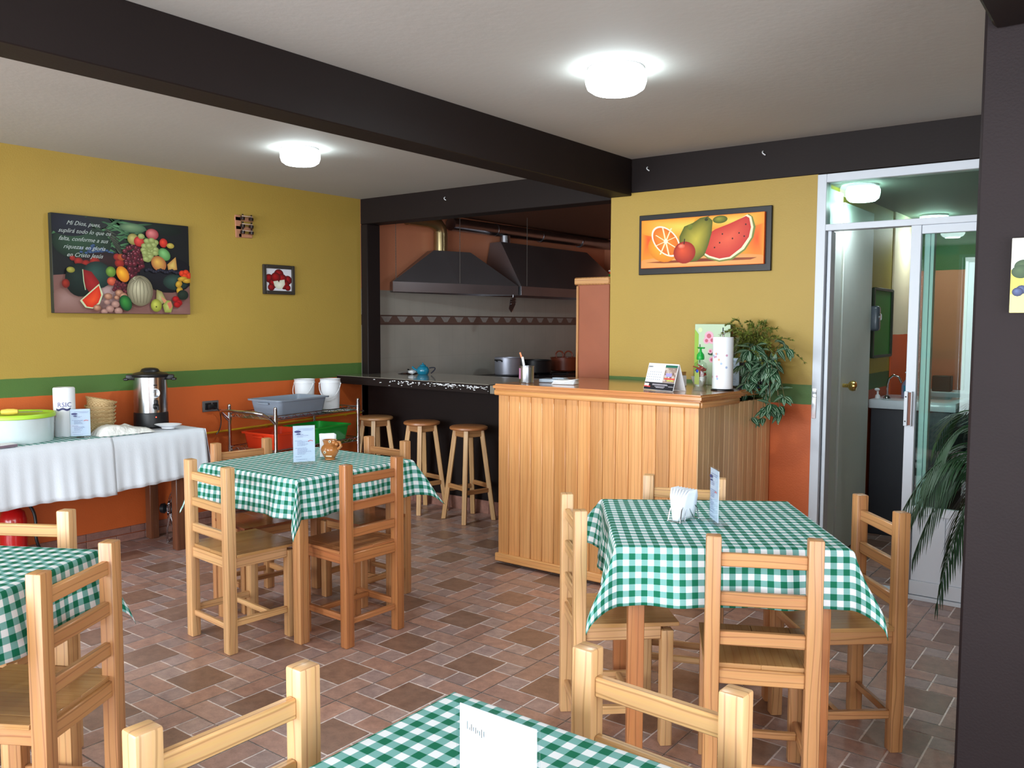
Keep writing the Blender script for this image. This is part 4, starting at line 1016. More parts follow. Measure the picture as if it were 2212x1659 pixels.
for k in range(90):
    a=rn.uniform(0,2*PI); r=rn.random()**.5; u=.57+.085*r*math.cos(a); v=.60+.16*r*math.sin(a)-.0; 
    if k>60: u=.52+.05*rn.random(); v=.38+.12*rn.random()
    p.ell(u,v,.020,.027,rgb(52,12,22),rgb(128,38,56) if rn.random()<.6 else rgb(84,24,40),n=12); p.ell(u-.005,v+.008,.004,.005,rgb(170,120,130),n=6)
p.ell(.555,.80,.042,.06,rgb(120,110,50),rgb(190,180,110)); p.ell(.60,.78,.04,.055,rgb(150,20,24),rgb(226,80,70)); p.ell(.70,.87,.05,.06,rgb(140,40,50),rgb(220,130,130))
for k in range(36): p.ell(.685+rn.gauss(0,.03),.72+rn.gauss(0,.07),.026,.03,rgb(120,130,70),rgb(172,184,120),n=12)
p.ell(.785,.785,.032,.05,rgb(150,24,20),rgb(226,70,50)); p.ell(.84,.76,.03,.03,rgb(150,130,50),rgb(196,180,90)); p.ell(.79,.66,.045,.07,rgb(70,120,60),rgb(130,190,120),.3)
p.ell(.745,.555,.058,.085,rgb(150,84,50),rgb(216,170,80),.2); p.poly([(.81,.55),(.88,.64),(.89,.50),(.82,.48)],rgb(170,120,60),rgb(206,180,100))
for k in range(16): p.ell(.65+.018*k,.475+.012*math.sin(k*1.3),.014,.018,rgb(16,16,26),rgb(50,50,66),n=10)
for (u,v) in ((.93,.46),(.96,.47),(.985,.44),(.95,.43)): p.ell(u,v,.026,.034,rgb(170,40,20),rgb(226,70,36))
for (u,v,a) in ((.90,.34,1.3),(.93,.40,.3),(.905,.27,1.5),(.97,.38,.2)): p.ell(u,v,.04,.026,rgb(150,110,30),rgb(206,166,60),a)
p.ell(.17,.34,.10,.17,rgb(14,22,20),rgb(28,44,40)); p.ell(.29,.40,.10,.14,rgb(22,38,36),rgb(44,78,70)); p.ell(.11,.44,.028,.03,rgb(120,116,40),rgb(170,166,80)); p.ell(.075,.30,.026,.045,rgb(100,24,20),rgb(160,50,34))
p.poly([(.19,.45),(.25,.43),(.30,.33),(.31,.22),(.24,.20),(.20,.28)],rgb(120,20,24),rgb(160,34,36)); p.line([(.19,.45),(.195,.33),(.205,.24)],.006,rgb(170,190,150))
p.poly([(.165,.13),(.20,.06),(.25,.05),(.30,.10),(.325,.2),(.30,.31)],rgb(190,200,160)); p.poly([(.18,.135),(.21,.07),(.25,.062),(.29,.11),(.312,.19),(.298,.29)],rgb(196,40,24),rgb(226,80,40))
p.ell(.385,.44,.036,.055,rgb(70,100,30),rgb(130,168,70)); p.ell(.47,.42,.045,.085,rgb(190,100,20),rgb(240,180,50),.2); p.ell(.39,.34,.034,.045,rgb(150,50,30),rgb(220,110,80))
for k in range(22): p.ell(.45+rn.gauss(0,.03),.29+rn.gauss(0,.025),.014,.02,rgb(54,14,24),rgb(120,50,60),n=10)
p.ell(.595,.25,.098,.165,rgb(106,98,76),rgb(196,190,160),n=30)
for k in range(-3,4): p.line([(.595+.0*k,.40),(.595+.024*k,.33),(.595+.030*k,.24),(.595+.022*k,.12)],.0035,rgb(98,92,72))
p.line([(.56,.40),(.545,.38),(.56,.365)],.006,rgb(170,170,140))
for (u,v,r,c) in ((.44,.22,.03,0),(.36,.18,.03,0),(.42,.17,.02,0),(.47,.19,.03,0),(.35,.12,.022,1),(.41,.10,.03,1),(.28,.06,.028,0),(.33,.02,.024,1),(.37,.05,.03,1),(.43,.03,.03,1)): p.ell(u,v,r,r*1.2,rgb(120,76,60) if not c else rgb(140,104,96),rgb(206,156,126) if not c else rgb(190,150,136),n=14)
p.ell(.485,.115,.045,.085,rgb(12,60,34),rgb(60,140,60),.15); p.poly([(.72,.27),(.76,.25),(.80,.14),(.74,.10),(.715,.16)],rgb(130,120,70),rgb(180,176,120)); p.poly([(.75,.2),(.80,.15),(.78,.11)],rgb(200,130,100))
p.ell(.715,.095,.043,.07,rgb(120,124,40),rgb(196,200,90)); p.ell(.715,.08,.006,.008,rgb(70,60,30)); p.poly([(.765,.10),(.80,.155),(.83,.15),(.845,.09),(.83,.02),(.78,.02)],rgb(130,140,60),rgb(186,190,110)); p.poly([(.80,.12),(.83,.145),(.842,.09),(.82,.05)],rgb(196,110,90))
p.ell(.93,.22,.045,.055,rgb(24,34,28),rgb(40,54,44)); 
for (u,v) in ((.87,.17),(.895,.13),(.88,.11)): p.ell(u,v,.028,.035,rgb(120,14,18),rgb(190,30,34))
p.mb.build('painted_fruit',M_print,t,weld=False)
inkw=mat('white_script',rgb(176,186,182),.6)
for s,u,v in (('Mi Dios, pues,',.075,.895),('supli\u00f1 todo lo que os'.replace('\u00f1','r\u00e1'),.02,.815),('falta, conforme a sus',.02,.735),('riquezas en gloria',.05,.655),('en Cristo Jes\u00fas',.07,.575)):
    text('script_line',s,.037,inkw,t,(.043,(u+.02)*Wc,v*Hc),R_facing_px,.5)
# framed apple picture
t=thing('apple_picture','small dark framed picture of red apples on the left wall','picture',(.001,-1.008,1.674)); w,h=.295,.225
mb=MB()
for c,d in (((.011,.014,h/2),(.022,.028,h)),((.011,w-.014,h/2),(.022,.028,h)),((.011,w/2,.014),(.022,w-.056,.028)),((.011,w/2,h-.014),(.022,w-.056,.028))): mb.box(c,d,.004)
mb.build('frame',mat('dark_frame',rgb(52,46,40),.5),t)
p=Paint(lambda u,v,hh:(.010+hh,.028+u*(w-.056),.028+v*(h-.056))); p.poly([(0,0),(1,0),(1,1),(0,1)],rgb(214,214,222))
for (u,v,r) in ((.12,.55,.17),(.3,.35,.2),(.85,.5,.18),(.72,.3,.2),(.5,.75,.2),(.2,.15,.14),(.85,.15,.12),(.62,.55,.2),(.38,.6,.2)): p.ell(u,v,r*.95,r*1.15,rgb(70,8,12),rgb(176,22,26))
p.poly([(.28,.42),(.72,.52),(.74,.3),(.62,.1),(.46,.08),(.33,.2)],rgb(205,205,185),rgb(235,235,220)); p.poly([(.46,.46),(.54,.48),(.5,.38)],rgb(90,20,20)); p.line([(.5,.9),(.53,.99)],.02,rgb(60,30,20))
p.mb.build('printed_apples',M_print,t,weld=False)
# rustic bottle plaque
t=thing('bottle_rack_ornament','tiny pinkish wooden rack ornament with dark bottles on left wall','wall ornament',(.001,-1.165,2.163))
mb=MB(); mb.box((.006,-.05,0),(.012,.05,.165),.003,rot=Rx(.03)); mb.box((.006,.0,.055),(.012,.16,.03),.003); mb.box((.006,.0,-.01),(.012,.15,.028),.003); mb.box((.006,.01,-.065),(.012,.12,.028),.003); mb.build('backboard',mat('pinkish_wood',rgb(176,122,92),.7,var=.2),t)
mb=MB()
for z in (.055,.0,-.045):
    for yy in (-.03,.045): mb.tube([(.03,yy,z-.008),(.03,yy+.003,z+.012)],.018,10); mb.tube([(.03,yy+.003,z+.012),(.03,yy+.004,z+.034)],.006,8)
mb.build('bottle',mat('dark_bottle',rgb(36,22,20),.2),t)
mb=MB()
for z in (.075,.018,-.03): mb.box((.035,.01,z),(.012,.09,.007),.002)
mb.build('shelf',mat('pale_shelf',rgb(200,170,150),.6),t)
# framed fruit painting at right
t=thing('fruit_painting','black framed painting of orange slice, apple, pear and watermelon','picture',(2.79,YW-.001,1.766)); w,h=.856,.372
mb=MB(); mb.box((w/2,-.009,h/2),(w,.018,h),.003); mb.build('frame',M_black,t)
mb=MB(); mb.box((.425,-.028,.188),(.795,.022,.298),.002); mb.build('raised_canvas',mat('canvas_side',rgb(226,96,34),.5,var=.3,vscale=3),t)
cw,ch=.793,.296; p=Paint(lambda u,v,hh:(.0285+u*cw,-.0395-hh,.040+v*ch))
p.poly([(0,0),(1,0),(1,1),(0,1)],rgb(232,150,44))
for (u,v,a,b,c1,c2) in ((0.02,.6,.16,.5,rgb(232,150,44),rgb(236,84,30)),(1.0,.5,.16,.6,rgb(232,150,44),rgb(238,84,26)),(.35,.85,.4,.25,rgb(232,150,44),rgb(226,212,92)),(.75,.9,.3,.2,rgb(232,150,44),rgb(230,206,90)),(.5,.08,.6,.16,rgb(226,150,80),rgb(232,176,110))):
    n=30; pts=[(min(1,max(0,u+a*math.cos(q))),min(1,max(0,v+b*math.sin(q)))) for q in [2*PI*i/n for i in range(n)]]; p.poly(pts,c1,c2)
p.poly([(.04,.12),(.2,.09),(.9,.09),(.95,.13),(.5,.16)],rgb(150,70,30),rgb(110,40,24))
p.ell(.19,.40,.125,.29,rgb(222,130,30),rgb(242,180,50),.1)
p.ell(.215,.54,.108,.33,rgb(240,232,214),None,.2,n=34); p.ell(.215,.54,.096,.295,rgb(222,110,30),rgb(240,150,50),.2,n=34)
for k in range(8):
    a=k*PI/4+.3; p.line([(.215,.54),(.215+.098*math.cos(a),.54+.30*math.sin(a))],.012,rgb(244,226,180))
p.ell(.215,.54,.018,.05,rgb(246,236,205))
n=24; arc=[(.765+.155*math.cos(a)*1.0+.0,.86+.72*math.sin(a)) for a in [math.radians(-128+ (128+8)*i/n) for i in range(n+1)]]
arc2=[(.758+.14*math.cos(a),.87+.66*math.sin(a)) for a in [math.radians(-128+136*i/n) for i in range(n+1)]]
arc3=[(.752+.128*math.cos(a),.88+.61*math.sin(a)) for a in [math.radians(-126+134*i/n) for i in range(n+1)]]
p.poly([(.50,.28),(.57,.14),(.66,.07),(.76,.10),(.86,.28),(.92,.52),(.935,.72),(.91,.92),(.88,.98),(.84,.9),(.6,.6),(.52,.45)],rgb(120,130,60))
p.poly([(.51,.28),(.57,.17),(.66,.10),(.75,.13),(.85,.30),(.905,.52),(.918,.72),(.90,.92),(.87,.97),(.6,.6)],rgb(236,226,190))
p.poly([(.51,.31),(.58,.2),(.66,.135),(.74,.16),(.83,.33),(.885,.53),(.90,.72),(.885,.9),(.86,.94),(.74,.82),(.62,.72),(.55,.6)],rgb(196,50,44),rgb(230,98,70))
for (u,v) in ((.68,.62),(.76,.52),(.66,.45),(.81,.62),(.86,.78),(.62,.36),(.85,.55)): p.ell(u,v,.006,.018,rgb(60,20,16),n=8)
p.poly([(.36,.14),(.335,.35),(.33,.62),(.37,.82),(.44,.88),(.50,.97),(.56,.99),(.60,.90),(.595,.66),(.57,.42),(.54,.22),(.48,.11),(.42,.09)],rgb(84,92,24),rgb(196,180,66))
p.ell(.55,.93,.014,.03,rgb(50,56,20)); p.ell(.42,.80,.02,.06,rgb(110,120,40),n=10); p.line([(.55,.97),(.575,1.0)],.01,rgb(40,36,16))
p.ell(.66,.91,.058,.075,rgb(70,84,22),rgb(150,150,50),-.05); 
p.ell(.375,.29,.092,.225,rgb(150,30,20),rgb(228,86,50)); p.ell(.35,.42,.03,.05,rgb(214,80,50),rgb(240,150,120)); p.line([(.37,.46),(.375,.57)],.008,rgb(50,24,16))
p.mb.build('painted_fruit',M_print,t,weld=False)
# grape picture on the pillar (cut by the right edge)
t=thing('grape_picture','small canvas of grapes hanging on the dark pillar, right edge','picture',(5.118,-2.401,1.492)); w,h=.30,.198
mb=MB(); mb.box((w/2,-.012,h/2),(w,.024,h),.002); mb.build('stretcher_box',mat('cream_canvas_edge',rgb(206,200,150),.6),t)
p=Paint(lambda u,v,hh:(u*w,-.0245-hh,v*h)); p.poly([(.002,0),(1,0),(1,1),(.002,1)],rgb(216,214,214)); p.poly([(.002,0),(1,0),(1,.26),(.002,.25)],rgb(212,204,132)); p.poly([(.002,.25),(.6,.26),(.7,.6),(.002,.58)],rgb(206,190,84))
for (u,v) in ((.10,.62),(.16,.55),(.2,.66),(.08,.55),(.25,.60)): p.ell(u,v,.075,.09,rgb(44,66,40),rgb(70,92,60))
for (u,v) in ((.09,.31),(.15,.34),(.2,.30),(.17,.40),(.24,.36),(.26,.44),(.3,.32),(.06,.28)): p.ell(u,v,.045,.06,rgb(28,34,70),rgb(80,96,140),n=12)
p.mb.build('painted_grapes',M_print,t,weld=False)
# outlet, plug and cable
t=thing('wall_outlet','grey double wall outlet with a black plug on orange wall','wall outlet',(.001,-1.475,.855))
mb=MB(); mb.box((.004,0,0),(.008,.132,.078),.003); mb.build('cover_plate',mat('grey_plate',rgb(96,92,92),.4),t)
mb=MB(); mb.box((.0095,-.022,0),(.004,.05,.05),.002); mb.box((.0095,.033,0),(.004,.04,.05),.002); mb.build('socket',M_black,t)
mb=MB(); mb.box((.024,-.012,-.002),(.026,.05,.036),.008,seg=2); mb.tube(bez((.035,.008,-.004),(.05,.05,-.02),(.03,.066,-.09),8)+bez((.03,.066,-.09),(.028,.075,-.17),(.035,.02,-.205),8)[1:],.0035,6)
tag(mb.build('power_cord',M_black),'black plug and cord dropping from the outlet behind buffet','cord').location=(.001,-1.475,.855)
mb=MB(); mb.tube([(.02,-2.2,.648),(.02,-1.48,.664),(.02,-.6,.684),(.02,-.03,.694)],.008,10)
for y in (-1.9,-1.0,-.2): mb.box((.010,y,.655+.018*(y+1.9)/1.0),(.02,.02,.022),.003)
tag(mb.build('gas_pipe',M_yellowpipe),'thin yellow gas pipe running along the orange left wall','pipe')
mb=MB(); mb.tube([(.02,-.03,.694),(.02,-.005,.696)],.014,8); mb.tube([(.02,-.012,.694),(.045,-.03,.71)],.008,8); tag(mb.build('pipe_valve',M_steel),'small metal valve at the end of the yellow pipe','valve')

# ---------------------------------------------------------------- buffet table
t=thing('buffet_table','long dark wooden buffet table along the left wall','table',(0,0,0))
MB().box((.251,-3.45,.745),(.486,3.19,.03),.004).build('table_top',W_brown,t)
for (x,y) in ((.062,-1.975),(.472,-2.03),(.062,-4.9),(.472,-4.9)): MB().box((x,y,.365),(.062,.062,.73),.004).build('leg',W_brown,t)
def hang(name,y0,y1,zb,label,seed,end=None,xo=0.0):
    rnd=random.Random(seed); a,b,c=[rnd.uniform(0,6) for _ in range(3)]; mb=MB(); n=int((y1-y0)/.015); P=[]
    for i in range(n+1):
        y=y0+(y1-y0)*i/n; row=[]
        zt=.768+xo
        for x in (.10,.30,.45,.505): row.append((x,y,zt))
        zbot=zb(y); L=zt-zbot
        for k in range(1,13):
            s=k/12; wav=s*(.008*math.sin(y*11+a)+.005*math.sin(y*29+b)+.004*math.sin(y*83+c)); 
            row.append((.512+xo+.03*s+wav+(.004 if k>1 else 0),y,zt-.004-(L-.004)*s+.002*math.sin(y*60)*s))
        P.append(row)
    mb.grid(P)
    if end:   # overhang at the right-hand end of the table
        Q=[]
        for i in range(25):
            x=.47*(1-i/24)+.05; row=[]
            for k in range(0,11):
                s=k/10; dz=.30*s; row.append((x+.02*s,y1+.004+.035*s+.012*s*math.sin(x*30),.768+xo-.0-dz))
            Q.append(row)
        Q[0]=[(P[-1][4][0]+.025*k/10,y1+.003+.03*k/10,.768+xo-.30*k/10) for k in range(11)]
        mb.grid(Q)
        mb.face([(.02,y1+.004,.768+xo),(.02,y1-.35,.768+xo),(.10,y1-.35,.768+xo),(.50,y1,.768+xo)])
    o=mb.build(name,M_cloth,weld=False,sharp=180); md=o.modifiers.new('th','SOLIDIFY'); md.thickness=.0015
    return tag(o,label,'tablecloth',group='white cloths on the buffet')
hang('white_cloth',-2.475,-1.855,lambda y:.475-.10*max(0,(-2.0-y))*.55,'plain white cloth covering the right end of buffet table',1,True)
hang('white_cloth',-4.6,-2.470,lambda y:.440+.01*math.sin(y*6),'plain white cloth covering the left part of buffet table',2,None,.003)
mb=MB(); mb.box((.255,-3.05,.773),(.42,1.55,.0015),tone=(1,1,1,1)); 
o=mb.build('table_runner',M_ging); tag(o,'green striped runner lying on top of the buffet cloths','table runner'); o.location=(-.0,0,.0)
for l in o.data.uv_layers[0].data: l.uv=(l.uv[0]*1.0,l.uv[1])
ZF=.7745
t=thing('cake_container','large round translucent container with lime green lid on buffet','food container',(.235,-2.885,ZF))
R=.195
MB().lathe([(.001,0),(R*.93,0),(R*.95,.008),(R*.985,.14),(R,.145),(R,.15)],seg=56).build('container_body',mat('milky_tub',rgb(212,226,228),.25,trans=.1),t)
MB().lathe([(R*1.005,.138),(R*1.03,.142),(R*1.03,.156),(R*1.0,.163),(R*.9,.160),(R*.87,.154),(.001,.154)],seg=56).build('lid',M_lime,t)
t=thing('serving_knife','yellow-handled knife lying across the lime green lid','knife',(.285,-2.92,ZF+.170),math.radians(62))
mb=MB(); mb.lathe([(.001,-.055),(.014,-.05),(.018,-.02),(.017,.01),(.013,.03),(.001,.035)],(-.01,0,.005),14,rot=Ry(PI/2)); mb.build('handle',mat('yellow_handle',rgb(236,200,90),.4),t)
MB().box((.085,0,.002),(.12,.024,.002),.0005).build('blade',M_steel,t)
t=thing('paper_towel_roll','wrapped paper towel roll with blue lettering on the buffet','paper towel roll',(.215,-2.605,ZF))
MB().lathe([(.001,0),(.058,0),(.060,.004),(.060,.286),(.055,.292),(.022,.290),(.018,.28),(.001,.28)],seg=40).build('roll_body',M_paper,t)
def wrapbend(o,R0,a0,z0=0):
    for v in o.data.vertices:
        x,y=v.co.x,v.co.y; a=a0+x/R0; v.co=Vector((R0*math.cos(a),R0*math.sin(a),z0+y))
def wraptext(s,size,m,parent,R0,a0,z0,name='lettering'):
    o=text(name,s,size,m,parent,(0,0,0),Matrix.Identity(3),ext=.0); o.matrix_local=Matrix.Identity(4)
    wrapbend(o,R0,a0,z0); return o
wraptext('RSIC',.040,mat('violet_ink',rgb(84,84,150),.6),t,.0612,math.radians(-62),.178)
wraptext('211',.026,mat('green_grey_ink',rgb(130,150,140),.6),t,.0612,math.radians(-112),.098)
wraptext('ICIA',.014,mat('green_grey_ink2',rgb(120,140,130),.6),t,.0612,math.radians(-110),.075)
mb=MB(); P=[[(.0608*math.cos(a),.0608*math.sin(a),z+.004*math.sin(8*a)) for z in (.158,.170)] for a in [math.radians(-70+6*i) for i in range(14)]]; mb.grid(P); mb.build('printed_band',M_ink,t)
mb=MB(); P=[[(.0607*math.cos(a),.0607*math.sin(a),z) for z in (.118,.150)] for a in [math.radians(-120+6*i) for i in range(9)]]; mb.grid(P); mb.build('pink_band',mat('pink_ink',rgb(232,190,205),.6),t)
menu(.375,-2.590,math.radians(60),.105,.168,'menu card in clear stand on the white buffet cloth',seed=7,z=ZF)
# tortilla baskets, each one nested in the next
for k in range(6):
    zb=ZF+.024*k; r=.082
    mb=MB(); tiltR=Rx(-.01*k)@Ry(.008*k) if k<5 else Rx(-.22)@Ry(.07); seg=44; P=[]
    for i,(rr,z) in enumerate(((.001,.002),(r*.84,.002),(r*.91,.018),(r*.97,.038),(r,.05),(r*1.11,.060),(r*1.12,.066),(r*1.05,.066),(r*.99,.05),(r*.955,.038),(r*.895,.018),(r*.82,.008),(.001,.008))):
        P.append([tiltR@Vector((rr*math.cos(2*PI*j/seg)*(1+.012*math.sin(j*5+i*2)),rr*math.sin(2*PI*j/seg)*(1+.012*math.sin(j*5+i*2)),z+.0015*math.sin(j*3))) for j in range(seg)])
    mb.grid(P,closev=True); o=mb.build('palm_basket',M_basket); o.location=(.17+.002*math.sin(k*2),-2.37+.002*math.cos(k*3),zb+(.018 if k==5 else 0)); 
    tag(o,('woven palm tortilla basket, topmost of the stack and tilted','woven palm tortilla basket, second from the top','woven palm tortilla basket, third from the top','woven palm tortilla basket, third from the bottom','woven palm tortilla basket, second from the bottom','woven palm tortilla basket, lowest of the stack')[5-k],'basket',group='stack of palm baskets on the buffet')
# napkin packet
random.seed(14); mb=MB(); P=[]
for i in range(15):
    u=i/14; row=[]
    for j in range(21):
        v=j/20; z=.060*(1-(2*u-1)**6)*(1-(2*v-1)**8)*(.75+.25*math.sin(v*5+.5))+.006*noise.noise(Vector((u*7,v*11,3)))+(.03*max(0,1-abs(v-.62)*6)*(u<.5)*(1-2*u))
        row.append((-.075+.15*u+.008*noise.noise(Vector((v*9,u*9,1))),-.17+.34*v+.008*noise.noise(Vector((u*6,v*5,7))),max(.001,z)))
    P.append(row)
mb.grid(P); mb.face([(-.07,-.165,0),(.07,-.165,0),(.07,.165,0),(-.07,.165,0)])
o=mb.build('napkin_bag',mat('crinkled_plastic',rgb(226,226,222),.3,var=.1,vscale=40,bump=.8,bscale=50)); o.location=(.385,-2.335,ZF); o.rotation_euler=(0,0,-.05); tag(o,'crinkled plastic bag of white napkins in front of baskets','napkin bag')
# coffee urn
t=thing('coffee_urn','tall stainless steel coffee urn with black lid and base','coffee urn',(.185,-2.035,ZF),0)
MB().lathe([(.001,0),(.100,0),(.108,.006),(.106,.09),(.104,.098),(.001,.098)],seg=48).build('base',M_black,t)
MB().lathe([(.1,.098),(.104,.098),(.104,.332),(.1,.334)],seg=64).build('tank',mat('polished_steel',rgb(190,190,192),.2,1.0,var=.03),t)
MB().lathe([(.107,.326),(.112,.332),(.112,.344),(.10,.352),(.06,.362),(.058,.368),(.05,.380),(.03,.386),(.001,.388)],seg=44).build('lid',M_black,t)
for s in (-1,1):
    d=Vector((.62,.785,0))*s
    mb=MB(); mb.box((d.x*.122,d.y*.122,.325),(.05,.036,.036),.008,rot=Rz(math.atan2(d.y,d.x)),seg=2); mb.box((d.x*.146,d.y*.146,.312),(.03,.05,.016),.005,rot=Rz(math.atan2(d.y,d.x))); mb.build('handle',M_black,t)
ax=math.radians(-14); uu=Vector((math.cos(ax),math.sin(ax),0))
def disc(mb,a,z,r,R0,n=18,sy=1):
    mb.face([(R0*math.cos(a+r*math.cos(q)/R0),R0*math.sin(a+r*math.cos(q)/R0),z+r*sy*math.sin(q)) for q in [2*PI*i/n for i in range(n)]])
mb=MB(); disc(mb,ax,.225,.030,.1052); mb.build('round_sticker',M_paper,t)
mb=MB(); disc(mb,ax+.02,.246,.014,.1060,sy=.22); disc(mb,ax+.06,.205,.012,.1060,sy=.45); disc(mb,ax,.234,.020,.1061,sy=.08); mb.build('sticker_print',mat('sticker_grey',rgb(110,120,130),.6),t)
mb=MB(); disc(mb,ax+.0,.277,.013,.1055,sy=.3); mb.build('maker_badge',M_black,t)
mb=MB(); c=uu*.108; mb.box((c.x,c.y,.14),(.03,.034,.035),.006,rot=Rz(ax)); c=uu*.13; mb.tube([(uu.x*.12,uu.y*.12,.145),(uu.x*.15,uu.y*.15,.14),(uu.x*.152,uu.y*.152,.118)],.008,8); mb.box((uu.x*.125,uu.y*.125,.168),(.018,.02,.03),.005,rot=Rz(ax)); mb.build('spigot',M_black,t)
mb=MB(); mb.ell((.1075*math.cos(ax),.1075*math.sin(ax),.070),(.004,.004,.004),seg=10,rings=8); mb.build('pilot_light',M_redled,t)
# dish
t=thing('serving_dish','shallow white oval dish beside the coffee urn','dish',(.375,-2.03,ZF),math.radians(40))
MB().lathe([(.001,.0),(.035,.0),(.038,.010),(.075,.028),(.072,.030),(.035,.014),(.001,.012)],seg=36,sx=1.15,sy=.8).build('dish_body',M_wplas,t)
mb=MB(); mb.box((0,0,.009),(.09,.12,.014),.002); o=mb.build('folder',mat('mauve_cover',rgb(118,104,116),.5)); mb=MB(); mb.box((0,0,.0175),(.088,.118,.003),.001); c=mb.build('page',M_paper,o)
o.location=(.452,-3.055,ZF); o.rotation_euler=(0,0,.1); tag(o,'mauve-edged booklet with white cover at the left edge of buffet','booklet')

# ---------------------------------------------------------------- wire cart with tubs and buckets
t=thing('wire_cart','chrome wire shelf cart with push handle beside the left wall','cart',(.61,-1.37,0),math.radians(97))
# local x runs along the cart, local y runs towards the wall
Lc,Wd=.865,.455
mb=None
for (x,y) in ((0,0),(Lc,0),(0,Wd),(Lc,Wd)):
    mb=MB(); mb.tube([(x,y,.05),(x,y,.86)],.0125,12); mb.ell((x,y,.865),(.0125,.0125,.012),seg=12,rings=8)
    for z in (.55,.79): mb.tube([(x,y,z-.03),(x,y,z+.03)],.016,12)
    mb.build('post',M_chrome,t)
    mb=MB(); mb.tube([(x,y-.012,.03),(x,y+.012,.03)],.03,14); mb.build('castor',M_black,t)
for z in (.545,.785):
    mb=MB()
    for dz in (0,.028):
        mb.tube([(0,0,z+dz),(Lc,0,z+dz)],.0035,6); mb.tube([(0,Wd,z+dz),(Lc,Wd,z+dz)],.0035,6); mb.tube([(0,0,z+dz),(0,Wd,z+dz)],.0035,6); mb.tube([(Lc,0,z+dz),(Lc,Wd,z+dz)],.0035,6)
    for (a,b) in (((0,0),(Lc,0)),((0,Wd),(Lc,Wd)),((0,0),(0,Wd)),((Lc,0),(Lc,Wd))):
        n=int(math.dist(a,b)/.035); pts=[(a[0]+(b[0]-a[0])*i/n,a[1]+(b[1]-a[1])*i/n,z+(.028 if i%2 else 0)) for i in range(n+1)]; mb.tube(pts,.0022,5)
    for i in range(1,36): mb.tube([(Lc*i/36,0,z+.003),(Lc*i/36,Wd,z+.003)],.0017,4)
    for q in (.17,.33): mb.tube([(0,q,z-.002),(Lc,q,z-.002)],.003,5)
    mb.build('wire_shelf',M_chrome,t)
mb=MB(); mb.tube([(0,-.0,.755),(-.05,-.0,.80),(-.10,.02,.835),(-.125,.08,.845),(-.13,.25,.845),(-.125,Wd-.08,.845),(-.10,Wd-.02,.835),(-.05,Wd,.80),(0,Wd,.755)],.011,10); mb.build('push_handle',M_chrome,t)
def cartpt(x,y):
    a=math.radians(97); return (.61+x*math.cos(a)-y*math.sin(a),-1.37+x*math.sin(a)+y*math.cos(a))
def tub(name,label,cx,cy,z,L,W,H,m,group,rot=0):
    t=thing(name,label,'plastic tub',(*cartpt(cx,cy),z),math.radians(97)+rot,group)
    def rr(l,w,r=.035):
        out=[]
        for (sx,sy,a0) in ((1,1,0),(-1,1,90),(-1,-1,180),(1,-1,270)):
            for q in range(5): a=math.radians(a0+22.5*q); out.append((sx*(l/2-r)+r*math.cos(a),sy*(w/2-r)+r*math.sin(a)))
        return out
    prof=[(.84,0),(.86,.004),(.95,H-.012),(.955,H-.01),(1.03,H-.01),(1.035,H),(.955,H),(.93,H-.01),(.84,.012)]
    mb=MB(); P=[[(x,y,zz) for x,y in rr(L*k if k<1 else L*k,W*k if k<1 else W+L*(k-1))] for k,zz in prof]; mb.grid(P,closev=True); mb.face(P[0][::-1]); mb.face(P[-1]); mb.build('tub_body',m,t)
    mb=MB()
    for s in (-1,1): mb.box((s*L*.497,0,H-.028),(.016,.10,.012),.003)
    mb.build('grip',m,t); return t
gt='plastic tubs on the wire cart'
tub('bus_tub','wide grey plastic bus tub on the upper cart shelf',.30,.165,.792,.51,.31,.125,M_grey,gt)
tub('bus_tub','red plastic tub on the lower cart shelf',.235,.225,.552,.38,.34,.125,M_red,gt)
tub('bus_tub','green plastic tub on the lower cart shelf, right of red tub',.655,.225,.552,.40,.34,.125,M_green,gt)
def bucket(cx,cy,label,rim_z,hang):
    t=thing('bucket',label,'bucket',(*cartpt(cx,cy),.792),0,'white buckets on the cart')
    r=.078;H=.232
    MB().lathe([(.001,0),(r*.86,0),(r*.87,.003),(r*.975,H-.03),(r*1.03,H-.03),(r*1.03,H-.022),(r*.99,H-.02),(r,H-.004),(r*1.04,H),(r*.98,H),(r*.95,H-.01),(r*.84,.006),(.001,.006)],seg=40).build('bucket_body',M_wplas,t)
    a=math.radians(hang); mb=MB(); pts=[]
    for i in range(15):
        q=PI*i/14; u=Vector((math.cos(a),math.sin(a),0)); v=Vector((math.sin(a),-math.cos(a),0))
        pts.append(u*(r*1.05)*math.cos(q)+v*(.082*math.sin(q)+.012)+Vector((0,0,H-.035-.11*math.sin(q))))
    mb.tube(pts,.0028,6); mb.ell(tuple(pts[0]),(.006,.006,.006),seg=8,rings=6); mb.ell(tuple(pts[-1]),(.006,.006,.006),seg=8,rings=6); mb.build('handle',M_wplas,t)
bucket(.645,.345,'white plastic bucket behind the grey tub, left of its twin',0,20)
bucket(.775,.20,'white plastic bucket on the cart, nearer the serving counter',0,38)

